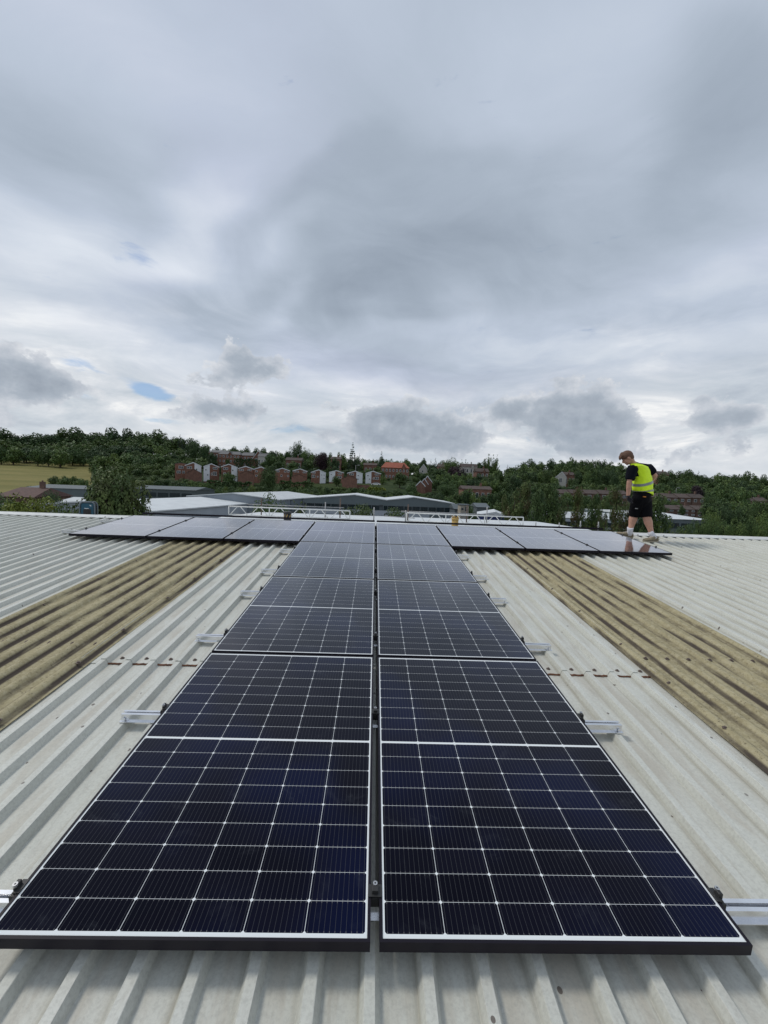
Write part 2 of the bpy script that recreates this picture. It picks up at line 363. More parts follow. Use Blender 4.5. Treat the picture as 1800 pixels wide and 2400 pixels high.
    n.nt.links.new(mx.outputs[0], m.node_tree.nodes['Material Output'].inputs[0])
    return m
M_CELL = cell_material()
# ------------------------------------------------------------------ terrain
def q_of(px):
    p = at(px, 1136+.038*(px-900), 100.0); return (p.x-CAM.x)/(p.y-CAM.y)
TX = [-900, 0, 200, 400, 600, 900, 1200, 1500, 1800, 2600]
TQ = [q_of(x) for x in TX]
TD = [30, 100, 150, 200, 260, 320, 400, 520, 900, 2500]
TH = np.array([[0, 0, 1, 2, 8, 14, 20, 28, 20, 0], [0, 0, .5, 2, 8, 15, 24, 32, 20, 0], [0, 0, .5, 2.5, 7, 14, 28, 36, 22, 0], [0, 0, 2.5, 6, 12, 19, 28, 32, 20, 0],
               [0, 0, 3, 7.5, 15, 20, 23, 25, 16, 0], [0, 0, 4, 9.5, 14, 18, 20, 22, 14, 0], [0, 0, 2, 6, 11, 17, 21, 24, 16, 0], [0, 0, .5, 4, 8.5, 15, 22, 26, 16, 0],
               [0, 0, .5, 2.5, 6, 9, 13, 18, 10, 0], [0, 0, .5, 2, 4, 7, 10, 14, 8, 0]], float)
def ground(x, y):
    Y = y-CAM.y
    if Y <= 30: return 0.0
    q = (x-CAM.x)/Y
    i = min(max(int(np.searchsorted(TQ, q))-1, 0), len(TQ)-2); a = min(max((q-TQ[i])/(TQ[i+1]-TQ[i]), 0), 1); a = a*a*(3-2*a)
    j = min(max(int(np.searchsorted(TD, Y))-1, 0), len(TD)-2); b = min(max((Y-TD[j])/(TD[j+1]-TD[j]), 0), 1)
    h = TH
    return float((h[i, j]*(1-a)+h[i+1, j]*a)*(1-b)+(h[i, j+1]*(1-a)+h[i+1, j+1]*a)*b)
def axis(lo, hi, fine0, fine1, st):
    out = list(np.arange(fine0, fine1+.1, st)); a = fine0; s_ = st
    left = []
    while a > lo: s_ *= 1.5; a -= s_; left.append(a)
    b_ = fine1; s_ = st; rightl = []
    while b_ < hi: s_ *= 1.5; b_ += s_; rightl.append(b_)
    return left[::-1]+out+rightl
gx = axis(-4500, 4500, -480, 520, 10); gy = axis(-2500, 5000, -20, 560, 10)
mb = MB(); vs = [(x, y, ground(x, y)) for y in gy for x in gx]; nx = len(gx)
mb.add(vs, [(j*nx+i, j*nx+i+1, (j+1)*nx+i+1, (j+1)*nx+i) for j in range(len(gy)-1) for i in range(nx-1)], 0, True)
def ground_material():
    m = bpy.data.materials.new('ground_mat'); m.use_nodes = True; n = NT(m.node_tree); b = m.node_tree.nodes['Principled BSDF']
    tcd = n.new('ShaderNodeTexCoord').outputs['Object']; x, y, z = n.sep(tcd)[0:3]
    g = n.mix(n.ss(n.noise(tcd, .05, 5, .6), .35, .65), (.026, .045, .016, 1), (.045, .062, .022, 1))
    # dry meadow on the left slope
    dry = n.mix(n.ss(n.noise(n.mapping(tcd, scale=(.02, .10, .1)), 1, 6, .6), .35, .65), (.225, .195, .075, 1), (.165, .155, .055, 1))
    dry = n.mix(n.ss(n.noise(tcd, .9, 4, .7), .45, .7, 0, .35), dry, (.11, .12, .04, 1))
    fm = n.m('MULTIPLY', n.m('LESS_THAN', n.m('MULTIPLY_ADD', y, .665, x), 0.0), n.m('MULTIPLY', n.m('GREATER_THAN', y, 165.0), n.m('LESS_THAN', y, 345.0)))
    c = n.mix(fm, g, dry)
    yard = n.m('LESS_THAN', n.m('ADD', y, n.m('MULTIPLY', n.noise(tcd, .03, 2, .5), 20)), 112.0)
    c = n.mix(yard, c, n.mix(n.noise(tcd, .4, 4, .6), (.09, .09, .085, 1), (.14, .14, .13, 1)))
    n.put(b.inputs['Base Color'], c); b.inputs['Roughness'].default_value = .95; b.inputs['Specular IOR Level'].default_value = .1
    return m
tag(mb.build('ground', ground_material()), kind='structure')
# ------------------------------------------------------------------ the factory roof we stand on
W_TR, W_CR = -.116, -.081
VR = 7.16                        # ridge
def profile(u0, u1, rounded=False, hgt=None):
    h = (W_CR-W_TR) if hgt is None else hgt
    pts = []
    k0 = math.floor((u0-U0)/P)-1; k1 = math.ceil((u1-U0)/P)+1
    for k in range(k0, k1+1):
        c = U0+k*P
        if rounded: prof = [(-.062, 0), (-.048, .10), (-.036, .38), (-.024, .78), (-.010, .98), (0, 1), (.010, .98), (.024, .78), (.036, .38), (.048, .10), (.062, 0)]
        else: prof = [(-.0335, 0), (-.0315, .035), (-.0172, .95), (-.0155, 1), (.0155, 1), (.0172, .95), (.0315, .035), (.0335, 0)]
        for a, b_ in prof: pts.append((c+a, W_TR+h*b_))
    pts = [p for p in pts if u0 < p[0] < u1]
    def hv(u):
        ph = abs(((u-U0)/P+.5) % 1-.5)*P
        return W_TR+h*max(0, min(1, (.0365-ph)/.018))
    return [(u0, hv(u0))]+pts+[(u1, hv(u1))]
def sheet(name, u0, u1, v0, v1, material, parent, lift=0.0, rounded=False, thick=.0, slope=None, seg=.6):
    pr = profile(u0, u1, rounded); mb = MB(); n = len(pr)
    ns = max(2, int((v1-v0)/seg)+1); vs = []
    for j in range(ns):
        v = v0+(v1-v0)*j/(ns-1)
        for i, (u, w_) in enumerate(pr):
            wob = .0012*math.sin(v*3.1+i*.37)+.0008*math.sin(v*7.7+i*1.3)
            vs.append((u+wob*.6, v, w_+lift+wob))
    mb.add(vs, [(j*n+i, j*n+i+1, (j+1)*n+i+1, (j+1)*n+i) for j in range(ns-1) for i in range(n-1)], 0, rounded)
    if thick:   # visible lower edge
        e = [(u+.0, v0, w_+lift-thick) for u, w_ in pr]
        mb.add([vs[i] for i in range(n)]+e, [(i, i+n, i+n+1, i+1) for i in range(n-1)], 0)
    return mb.build(name, material, parent)
UL, UR = -17.0, 17.0
fac = empty('factory_building', ROOF)
tag(fac, 'grey ribbed metal roof in the foreground carrying the solar panels between two lichened rooflight strips', 'building')
s_lo = sheet('roof_sheet', -2.05, 2.05, -6.0, 1.78, M_ROOF, fac, 0)
s_up = sheet('roof_sheet', -2.05, 2.05, 1.738, VR-.02, M_ROOF, fac, .006, thick=.005)
s_l = sheet('roof_sheet', UL, -3.02, -6.0, VR-.02, M_ROOF, fac, .002)
s_r = sheet('roof_sheet', 3.02, UR, -6.0, VR-.02, M_ROOF, fac, .002)
for s_, l_ in ((s_lo, 'ribbed grey roof sheet in front of the rusty lap'), (s_up, 'ribbed grey roof sheet above the rusty lap between the rooflights'), (s_l, 'ribbed grey roof sheets left of the left rooflight'), (s_r, 'ribbed grey roof sheets right of the right rooflight')): s_['label'] = l_
rl = sheet('rooflight_strip', -3.10, -1.985, -6.0, VR-.03, M_LICHEN, fac, .009, True)
rr = sheet('rooflight_strip', 1.985, 3.10, -6.0, VR-.03, M_LICHEN, fac, .009, True)
rl['label'] = 'yellow-brown lichened rooflight strip left of the panels'; rr['label'] = 'yellow-brown lichened rooflight strip right of the panels'
# rusty lap edge lying in each trough
for k in range(-12, 12):
    c = U0+(k+.5)*P
    if abs(c) > 1.97: continue
    mb = MB(); a0 = c-.056; n_ = 11; vs = []
    for i in range(n_):
        u = a0+.112*i/(n_-1); r_ = random.uniform(-.003, .003)
        vs += [(u, 1.730+r_, W_TR+.0035), (u, 1.7365, W_TR+.0115), (u, 1.744+r_*2, W_TR+.0085)]
    mb.add(vs, [(3*i+j, 3*i+3+j, 3*i+4+j, 3*i+1+j) for i in range(n_-1) for j in range(2)], 0)
    mb.build('rusty_edge', M_RUST, s_up)
# screws
def screw_mesh():
    mb = MB(); mb.tube([(0,0,0), (0,0,.003)], .0115, 12, smooth=False); mb.tube([(0,0,.003), (0,0,.009)], .006, 6, smooth=False)
    return mb.mesh('roof_screw', M_SCREW)
SM = screw_mesh()
def screw(u, v, w_, parent, s=1.0):
    o = bpy.data.objects.new('roof_screw', SM); col.objects.link(o); o.parent = parent; o.location = (u, v, w_); o.scale = (s, s, s)
    o.rotation_euler = (random.uniform(-.08, .08), random.uniform(-.08, .08), random.random()*3)
for k in range(-12, 12):
    c = U0+(k+.5)*P
    if 1.15 < abs(c) < 1.97: screw(c, 1.81, W_TR+.006, s_up, 1.25)
for sgn, par in ((-1, rl), (1, rr)):
    for k in range(6): screw(sgn*2.12+sgn*k*P*1.0 + (0 if sgn > 0 else -.0), 2.0, W_TR+.011, par, 1.4)
    for v in (-.2, .45, 1.1, 1.62, 2.2, 2.9, 3.6, 4.4, 5.2): screw(sgn*2.028, v+random.uniform(-.06, .06), W_CR+.009 if False else W_TR+.036, par, 1.3)
    for v in (1.2, 1.95, 2.7, 3.45, 4.2, 4.95): screw(sgn*3.06, v+random.uniform(-.1, .1), W_TR+.016, par, 1.3)
for v in (1.95, 3.7, 5.4):
    for k in range(9):
        for sgn, par in ((-1, s_l), (1, s_r)):
            if (k+int(v)) % 2 == 0: screw(U0+sgn*(19.5+3*k)*P + (P if sgn < 0 else 0)*0, v+random.uniform(-.15, .15), W_TR+.003, par, 1.1)
# dark closures in the troughs under the cap and the cap
mb = MB(); mb.box(UL, UR, VR-.03, VR-.02, W_TR-.02, W_CR-.004); mb.build('eaves_filler', M_BLACKPLASTIC, fac)
mb = MB(); sec = [(VR-.155, W_CR-.006), (VR-.155, W_CR+.006), (VR-.12, W_CR+.010), (VR-.02, W_CR+.026), (VR+.10, W_CR+.008), (VR+.22, W_CR-.03)]
us = np.linspace(UL, UR, 35)
for i in range(len(us)-1):
    a, b_ = us[i]+(.004 if i else 0), us[i+1]
    vs = [(a, v, w_) for v, w_ in sec]+[(b_, v, w_) for v, w_ in sec]; n = len(sec)
    mb.add(vs, [(j, j+n, j+n+1, j+1) for j in range(n-1)], 0)
cap = mb.build('ridge_cap', M_CAP, fac)
for k in range(-10, 12): screw(-1.6*0+k*.52-5.2*(k < 0)*0, VR-.135, W_CR+.010, cap, 1.2)
# far slope
FAR = ROOF @ Matrix.Translation((0, VR, 0)) @ Matrix.Rotation(-2*THETA, 4, 'X')
mb = MB(); pr = profile(UL, UR); n = len(pr); vs = [(u, .02, w_-.012) for u, w_ in pr]+[(u, 7.0, w_-.012) for u, w_ in pr]
mb.add(vs, [(i, i+1, n+i+1, n+i) for i in range(n-1)]); fs_ = mb.build('far_roof_slope', M_ROOF, fac, ROOF.inverted() @ FAR)
# walls (world aligned, as a child)
INV = ROOF.inverted()
def rz(v, w_=W_TR): return (ROOF @ Vector((0, v, w_)))
a = rz(-5.9); b_ = rz(VR); c_ = FAR @ Vector((0, 6.9, W_TR))
mb = MB()
for x in (UL+.02, UR-.02):
    mb.add([(x, a.y, 0), (x, b_.y, 0), (x, c_.y, 0), (x, c_.y, c_.z-.02), (x, b_.y, b_.z-.03), (x, a.y, a.z-.02)], [(0, 1, 2, 3, 4, 5)])
mb.quad((UL+.02, a.y, 0), (UR-.02, a.y, 0), (UR-.02, a.y, a.z-.02), (UL+.02, a.y, a.z-.02)); mb.quad((UL+.02, c_.y, 0), (UR-.02, c_.y, 0), (UR-.02, c_.y, c_.z-.02), (UL+.02, c_.y, c_.z-.02))
mb.build('wall', M_WALLC, fac, INV)
# ------------------------------------------------------------------ solar panels
PWD, PLN, G, GAPV = 1.134, 1.722, .014, .020
def panel_meshes():
    L, T = .0095, .036
    fb_ = MB()
    # frame as four mitred lips + outer walls
    o = [(0, 0), (PWD, 0), (PWD, PLN), (0, PLN)]; i_ = [(L, L), (PWD-L, L), (PWD-L, PLN-L), (L, PLN-L)]
    vs = [(x, y, 0) for x, y in o]+[(x, y, 0) for x, y in i_]+[(x, y, -T) for x, y in o]+[(x, y, -.004) for x, y in i_]+[(x+(.025 if x == 0 else -.025), y+(.025 if y == 0 else -.025), -T) for x, y in o]
    fs = []
    for k in range(4):
        j = (k+1) % 4
        fs += [(k, j, 4+j, 4+k), (8+k, 8+j, j, k), (4+k, 4+j, 12+j, 12+k), (8+j, 8+k, 16+k, 16+j)]
    fb_.add(vs, fs)
    g = MB(); g.box(L-.002, PWD-L+.002, L-.002, PLN-L+.002, -.0075, -.0022)
    bs = MB(); bs.quad((.006, .006, -.012), (.006, PLN-.006, -.012), (PWD-.006, PLN-.006, -.012), (PWD-.006, .006, -.012))
    return fb_.mesh('frame', M_BLACK), g.mesh('cell_glass', M_CELL)
PM_F, PM_G = panel_meshes()
def panel(u, v, label, base=ROOF, group='black framed solar panels on the near roof slope'):
    r = empty('solar_panel', base @ Matrix.Translation((u, v, 0)))
    tag(r, label, 'solar panel', group)
    for nm, me in (('frame', PM_F), ('cell_glass', PM_G)):
        o = bpy.data.objects.new(nm, me); col.objects.link(o); o.parent = r
    return r
RN = ['the nearest one, front edge over bare roof', 'second from the front', 'third from the front', 'last one, at the white ridge']
for j in range(4):
    v = j*(PLN+GAPV)
    panel(-G-PWD, v, 'left panel of the central double column, '+RN[j])
    panel(G, v, 'right panel of the central double column, '+RN[j])
v = 3*(PLN+GAPV)
SN = ['next to the central column', 'middle one of three', 'outermost of three']
for k in range(3):
    panel(-G-PWD-(k+1)*(PWD+.02), v, 'sky-reflecting panel along the ridge on the left, '+SN[k])
    panel(G+PWD+.02+k*(PWD+.02), v, 'sky-reflecting panel along the ridge on the right, '+SN[k]+(' by the worker' if k == 2 else ''))
FARL = ROOF @ Matrix.Translation((0, VR, .022)) @ Matrix.Rotation(-2*THETA, 4, 'X')
for k in range(8):
    u = -4*(PWD+.02)+k*(PWD+.02)+(.03 if k >= 4 else 0)
    panel(u, .10, 'panel on the far slope, a thin black edge behind the ridge, '+['first','second','third','fourth','fifth','sixth','seventh','eighth'][k]+' from left', FARL, 'panels on the far slope behind the ridge')
# rails with clamps
def rail_section(mb, u0, u1, v):
    # hat-like aluminium profile: two top lips with a slot, web, base flange
    W0, W1 = -.0790, -.0365
    mb.box(u0, u1, v-.020, v-.006, W1-.005, W1); mb.box(u0, u1, v+.006, v+.020, W1-.005, W1)
    mb.box(u0, u1, v-.018, v-.0155, W0+.003, W1-.005); mb.box(u0, u1, v+.0155, v+.018, W0+.003, W1-.005)
    mb.box(u0, u1, v-.0155, v+.0155, W1-.016, W1-.013)
    mb.box(u0, u1, v-.030, v+.030, W0, W0+.003)
CLM = MB(); CLM.box(-.0135, .0135, -.022, .022, -.034, -.002, bev=.002); CLM.box(-.022, .022, -.020, .020, .0005, .0035, bev=.001)
CLM.box(-.010, .010, -.012, .004, -.030, .016, bev=.002)
CLB = MB(); CLB.tube([(0, .008, .004), (0, .008, .013)], .0075, 14, smooth=False); CLB.tube([(0, .008, .013), (0, .008, .0131)], .0032, 8, mi=1, smooth=False)
M_CL = CLM.mesh('clamp', M_BLACKPLASTIC); M_CB = CLB.mesh('bolt', [M_STEEL, M_BLACKPLASTIC])
EC = MB(); EC.box(-.004, .022, -.024, .024, -.036, -.008, bev=.002); EC.box(-.010, .012, -.022, .022, .0008, .0038, bev=.001); EC.box(.000, .012, -.018, .018, -.01, .002)
EC.box(.004, .018, -.010, .010, -.01, .018, bev=.002)
M_EC = EC.mesh('clamp', M_BLACKPLASTIC)
def rail(v, u0, u1, label, mids, ends):
    r = empty('mounting_rail', ROOF @ Matrix.Translation((0, v, 0))); tag(r, label, 'rail', 'aluminium mounting rails under the panels')
    mb = MB(); rail_section(mb, u0, u1, 0); mb.build('rail_profile', M_ALU, r)
    for u in mids:
        c = bpy.data.objects.new('clamp', M_CL); col.objects.link(c); c.parent = r; c.location = (u, 0, 0)
        b = bpy.data.objects.new('bolt', M_CB); col.objects.link(b); b.parent = c; b.location = (0, .004, .005)
    for u, s in ends:
        c = bpy.data.objects.new('clamp', M_EC); col.objects.link(c); c.parent = r; c.location = (u, 0, 0)
        if s < 0: c.rotation_euler = (0, 0, math.pi)
        b = bpy.data.objects.new('bolt', M_CB); col.objects.link(b); b.parent = c; b.location = (.011, 0, .008)
    for u in (u0, u1):
        s = 1 if u > 0 else -1
        mb = MB(); mb.box(u-.03*(s > 0)-.004, u+.03*(s < 0)+.004, -.034, -.018, -.0775, -.072); mb.tube([(u-s*.016, -.020, -.064), (u-s*.016, -.027, -.064)], .008, 10, smooth=False)
        mb.build('end_bracket', M_ALU, r)
RLN = ['just behind the front edge of the nearest panels', 'under the upper half of the nearest pair of panels', 'under the lower part of the second pair of panels',
       'under the upper part of the second pair of panels', 'under the lower part of the third pair of panels', 'under the upper part of the third pair of panels']
E0 = G+PWD
for i, v in enumerate((.145, 1.10, 2.06, 3.07, 3.84, 4.83)):
    rail(v, -1.385+(.02 if i > 2 else 0) if i else -1.36, (1.385-(.04 if i > 2 else 0)) if i else 1.50, 'silver rail sticking out both sides, '+RLN[i], [0.0], [(-E0, -1), (E0, 1)])
E3 = G+4*PWD+.06
for v, l_ in ((5.63, 'under the lower part of the ridge row of panels'), (6.58, 'under the upper part of the ridge row of panels, beside the white cap')):
    rail(v, -5.0, 4.75, 'long rail '+l_, [0.0]+[s*(E0+.01+k*(PWD+.02)) for s in (-1, 1) for k in range(3)], [(-E3, -1), (E3, 1)])
# rail-side gutter shadows come from the real gap; a stray straw at the bottom of the frame
mb = MB(); mb.tube([(-.120, -.305, W_TR+.004), (-.113, -.275, W_TR+.012), (-.106, -.240, W_TR+.016), (-.102, -.225, W_TR+.010)], [.0012, .0014, .0012, .0006], 6)
tag(mb.build('straw', mat('straw', (.50, .45, .10), .8), None, ROOF), 'thin yellow straw lying in a roof trough at the bottom edge', 'straw')
# ------------------------------------------------------------------ job-site radio on the ridge
p = at(206, 1198, 9.35-CAM.y*0); base = Vector((p.x, p.y, (FAR @ Vector((0, .55, W_CR))).z))
base = at(205, 1198, 8.75)
M_RADBLUE = mat('radio_blue', (.008, .085, .135), .45, vary=.2); M_RADGREY = mat('radio_grey', (.12, .15, .17), .5); M_WHITE = mat('white_plastic', (.8, .8, .8), .5)
rad = empty('site_radio', Matrix.Translation(base+Vector((0, 0, -.12))) @ Matrix.Rotation(R(14), 4, 'Z') @ Matrix.Scale(.82, 4)); tag(rad, 'blue and black job-site radio standing behind the ridge, far left', 'radio')
def rrect(w_, h_, r_, y, n=5):
    out = []
    for cx, cz, a0 in ((w_/2-r_, r_, -90), (w_/2-r_, h_-r_, 0), (-w_/2+r_, h_-r_, 90), (-w_/2+r_, r_, 180)):
        for i in range(n): a = R(a0+90*i/(n-1)); out.append((cx+r_*math.cos(a), y, cz+r_*math.sin(a)))
    return out
def slab(mb, w_, h_, r_, y0, y1, mi=0, z=0):
    a = [(x, y, zz+z) for x, y, zz in rrect(w_, h_, r_, y0)]; b = [(x, y, zz+z) for x, y, zz in rrect(w_, h_, r_, y1)]; n = len(a)
    mb.add(a+b, [tuple(range(n-1, -1, -1)), tuple(range(n, 2*n))]+[(i, (i+1) % n, n+(i+1) % n, n+i) for i in range(n)], mi)
mb = MB(); slab(mb, .30, .36, .05, .0, .17); mb.build('body', M_BLACKPLASTIC, rad)
mb = MB(); slab(mb, .27, .33, .045, -.012, -.001, z=.012); mb.build('front_panel', M_RADBLUE, rad)
mb = MB(); slab(mb, .17, .17, .03, -.018, -.0125, z=.03); mb.tube([(0, -.0185, .115), (0, -.024, .115)], .035, 20, smooth=False); mb.build('speaker_grille', M_BLACKPLASTIC, rad)
mb = MB()
for s in (-1, 1):
    for yy in (-.02, .165):
        mb.tube([(s*.155, yy, .03), (s*.163, yy, .10), (s*.163, yy, .27), (s*.150, yy, .335), (s*.11, yy, .372)], .016, 8)
mb.tube([(-.11, -.02, .372), (.11, -.02, .372)], .012, 8); mb.tube([(.11, -.02, .372), (.11, .165, .372)], .012, 8); mb.tube([(-.11, .165, .372), (.11, .165, .372)], .012, 8)
mb.build('guard_frame', M_RADGREY, rad)
mb = MB(); xs = -.055
for k, wd in enumerate((.016, .012, .013, .010, .016, .014, .010)):
    mb.box(xs, xs+wd*.8, -.0195, -.0185, .205+(.0 if k else 0), .222+(.006 if k == 0 else 0)); xs += wd
mb.box(.045, .085, -.0135, -.0125, .290, .300); mb.box(.06, .09, -.0135, -.0125, .272, .283); mb.build('lettering', M_WHITE, rad)
# ------------------------------------------------------------------ the worker
M_SKIN = mat('skin', (.50, .27, .19), .5, vary=.15, vscale=12); M_HAIR = mat('hair', (.155, .075, .04), .65, vary=.45, vscale=60, bump=.6, bscale=180)
M_SHIRT = mat('navy_cotton', (.004, .005, .011), .9, spec=.15, vary=.3, vscale=12); M_SHORTS = mat('black_canvas', (.004, .004, .006), .9, spec=.15, vary=.4, vscale=14, bump=.5, bscale=30)
M_VEST = mat('hivis', (.70, .97, .012), .7, vary=.12, vscale=7, bump=.6, bscale=14); M_BAND = mat('reflective_tape', (.20, .22, .22), .35, .2)
M_SOCK = mat('white_sock', (.66, .66, .70), .85, vary=.1, vscale=30, bump=.4, bscale=120); M_SHOE = mat('tan_suede', (.27, .225, .15), .85, vary=.3, vscale=20); M_SOLE = mat('shoe_sole', (.36, .32, .24), .8, vary=.2); M_GLOVE = mat('glove', (.012, .012, .02), .7)
M_ORANGE = mat('orange_label', (.55, .20, .02), .6)
ctr = ROOF @ Vector((4.95, 6.62, W_CR)); DP = ctr.y-CAM.y
pers = empty('person', Matrix.Translation(ctr)); tag(pers, 'worker in yellow-green hi-vis vest and black shorts walking by the ridge, looking down', 'person')
def J(X, Y, dy=0.0): return at(1400+X/8.195, 1040+Y/8.195, DP+dy)-ctr
SAX = Vector((.80, .60, 0)).normalized(); FAX = Vector((-.60, .80, 0)).normalized()
def remesh(mb, name, mt, voxel=.008, parent=pers, smooth=3):
    me = mb.mesh(name, mt); tmp = bpy.data.objects.new('tmp', me); col.objects.link(tmp)
    m1 = tmp.modifiers.new('r', 'REMESH'); m1.mode = 'VOXEL'; m1.voxel_size = voxel; m1.use_smooth_shade = True
    m2 = tmp.modifiers.new('s', 'SMOOTH'); m2.factor = .5; m2.iterations = smooth
    dg = bpy.context.evaluated_depsgraph_get(); ev = tmp.evaluated_get(dg); out = bpy.data.meshes.new_from_object(ev); out.name = name
    bpy.data.objects.remove(tmp)
    out.materials.clear(); out.materials.append(mt)
    o = bpy.data.objects.new(name, out); col.objects.link(o); o.parent = parent
    return o
# joints
LS, RS = J(668, 505, -.11), J(985, 480, .12)
LE, LW = J(612, 745, -.13), J(592, 1010, -.11)
RE, RW = J(1112, 612, .12), J(1015, 742, .27)
LH, RH = J(795, 1060, -.04), J(905, 1065, .05)
LK, RK = J(712, 1335, .08), J(940, 1375, -.05)
LA, RA = J(632, 1655, .06), J(1042, 1725, -.13)
heel1 = J(672, 1795, .07); heel2 = J(1148, 1890, -.14)
def roofz(p):   # height of the crest plane under a point given relative to ctr
    q = ROOF.inverted() @ (p+ctr); q.z = W_CR; return (ROOF @ q-ctr).z
heel1.z = roofz(heel1); heel2.z = roofz(heel2)
def sphere_chain(mb, pts, rads, n=14, frame=None):
    mb.tube(pts, rads, n, frame=frame)
    for p, r in ((pts[0], rads[0]), (pts[-1], rads[-1])):
        rr = r if not isinstance(r, (list, tuple)) else min(r)
        mb.ball(p, rr, 12)
hf = Vector((-.74, .32, -.62)).normalized(); hs = hf.cross(Vector((0, 0, 1))).normalized(); hu = hs.cross(hf).normalized()
HC = J(575, 275, 0)
def HP(f, s, u): return HC+hf*f+hs*s+hu*u
body = MB()
body.ball(HP(-.012, 0, .022), (.098, .078, .098), 20, axes=(hf, hs, hu))                 # skull
body.ball(HP(.030, 0, -.045), (.062, .058, .072), 16, axes=(hf, hs, hu))                 # face / jaw
body.ball(HP(.062, 0, -.098), (.024, .026, .018), 12, axes=(hf, hs, hu))                 # chin
body.tube([HP(.088, 0, .005), HP(.108, 0, -.030), HP(.088, 0, -.046)], [.010, .015, .008], 10)   # nose
for s in (-1, 1):
    body.ball(HP(.072, .030*s, .018), (.014, .020, .008), 10, axes=(hf, hs, hu))         # brow
    body.ball(HP(.066, .042*s, -.030), (.018, .020, .020), 10, axes=(hf, hs, hu))        # cheek
    body.ball(HP(-.010, .080*s, -.015), (.018, .009, .030), 12, axes=(hf, hs, hu))       # ear
body.ball(HP(.082, 0, -.066), (.012, .022, .010), 10, axes=(hf, hs, hu))                 # lips
sphere_chain(body, [HP(-.03, 0, -.04), J(668, 365, 0), J(745, 430, 0)], [.056, .056, .066])
sphere_chain(body, [J(765, 440, 0), J(815, 520, 0), J(845, 700, 0), J(860, 880, 0), J(855, 1040, 0)], [(.10, .08), (.165, .095), (.16, .10), (.15, .10), (.165, .11)], 20, frame=SAX)
sphere_chain(body, [J(760, 450, 0), LS, (LS+LE)/2, LE, LE*.6+LW*.4, LW], [.06, .058, .050, .042, .044, .030])
sphere_chain(body, [J(790, 450, 0), RS, (RS+RE)/2, RE, RE*.6+RW*.4, RW], [.06, .058, .050, .042, .044, .030])
for h_, k_, a_ in ((LH, LK, LA), (RH, RK, RA)):
    d = (a_-k_); sphere_chain(body, [h_, (h_+k_)/2, k_, k_+d*.18, k_+d*.38, k_+d*.70, a_], [.088, .082, .067, .070, .073, .052, .042])
def hand(mb, wrist, d, palmn, thumb, rf=.0085, curl=.5, sc=1.0):
    d = d.normalized(); palmn = (palmn-d*palmn.dot(d)).normalized(); side = d.cross(palmn)*thumb
    mb.tube([wrist-d*.01, wrist+d*.035, wrist+d*.085], [(.027*sc, .018*sc), (.040*sc, .016*sc), (.042*sc, .014*sc)], 12, frame=side)
    for i, (off, ln) in enumerate(((.031, .072), (.011, .080), (-.010, .075), (-.030, .058))):
        a = wrist+d*.082+side*off; c = curl*(1+.12*i); pts = [a]; dd = d.copy()
        for sgl in (.42, .32, .26):
            dd = (dd*math.cos(c*.6)+palmn*math.sin(c*.6)).normalized(); pts.append(pts[-1]+dd*ln*sgl)
        mb.tube(pts, [rf*1.15*sc, rf*1.05*sc, rf*sc, rf*.85*sc], 8)
    t0 = wrist+d*.025+side*.030; mb.tube([t0, t0+d*.030+side*.022+palmn*.008, t0+d*.060+side*.026+palmn*.018], [.012*sc, .0105*sc, .009*sc], 8)
dl = (J(640, 1180, -.09)-LW); hand(body, LW, dl, Vector((.9, .2, 0)), 1, curl=.45)
hand(body, RW, (J(900, 800, .30)-RW), Vector((-.3, -.8, 0)), -1, curl=.8)
bo = remesh(body, 'body', M_SKIN, .0065, smooth=4)
# eyes, brows, mouth: details on the face
mb = MB()
for s in (-1, 1): mb.ball(HP(.080, .030*s, -.006), (.008, .012, .007), 10, axes=(hf, hs, hu))
mb.build('eye', mat('eye', (.05, .04, .04), .3), pers)
# hair: short, longer on top, fringe hanging forward
rngh = random.Random(4); mb = MB()
mb.ball(HP(-.018, 0, .040), (.108, .087, .098), 22, axes=(hf, hs, hu)); mb.ball(HP(-.055, 0, -.005), (.060, .070, .075), 16, axes=(hf, hs, hu)); mb.ball(HP(.055, 0, .080), (.058, .062, .040), 14, axes=(hf, hs, hu))
for i in range(60):
    a = rngh.uniform(-1.2, 1.2); b = rngh.uniform(.15, 1.3)
    p = HP(-.012+.098*math.cos(a)*math.cos(b), .080*math.sin(a)*math.cos(b), .040+.098*math.sin(b)); q = p+(p-HP(0, 0, 0)).normalized()*.010+hf*.022-hu*.004
    mb.tube([p, (p+q)/2+hu*.004, q], [.011, .009, .004], 6)
for s in np.linspace(-.05, .05, 9): mb.tube([HP(.070, s, .085), HP(.105, s*1.05, .070), HP(.112, s*1.1, .042+rngh.uniform(-.01, .01))], [.014, .012, .006], 6)
remesh(mb, 'hair', M_HAIR, .007, smooth=1)
# shirt
mb = MB(); sphere_chain(mb, [J(715, 402, 0), J(770, 450, 0), J(815, 520, 0), J(845, 700, 0), J(862, 880, 0), J(855, 1000, 0)], [.062, (.13, .095), (.185, .112), (.18, .118), (.172, .12), (.175, .125)], 22, frame=SAX)
for S, E, k in ((LS, LE, .80), (RS, RE, .66)):
    d = E-S; mb.tube([S-d*.25+Vector((0, 0, .015)), S, S+d*.45, S+d*k], [.080, .092, .088, .078], 16)
    mb.ball(S, .092, 14); mb.tube([J(775, 442, 0), S], [.075, .088], 14)
sh = remesh(mb, 't_shirt', M_SHIRT, .008, smooth=3)
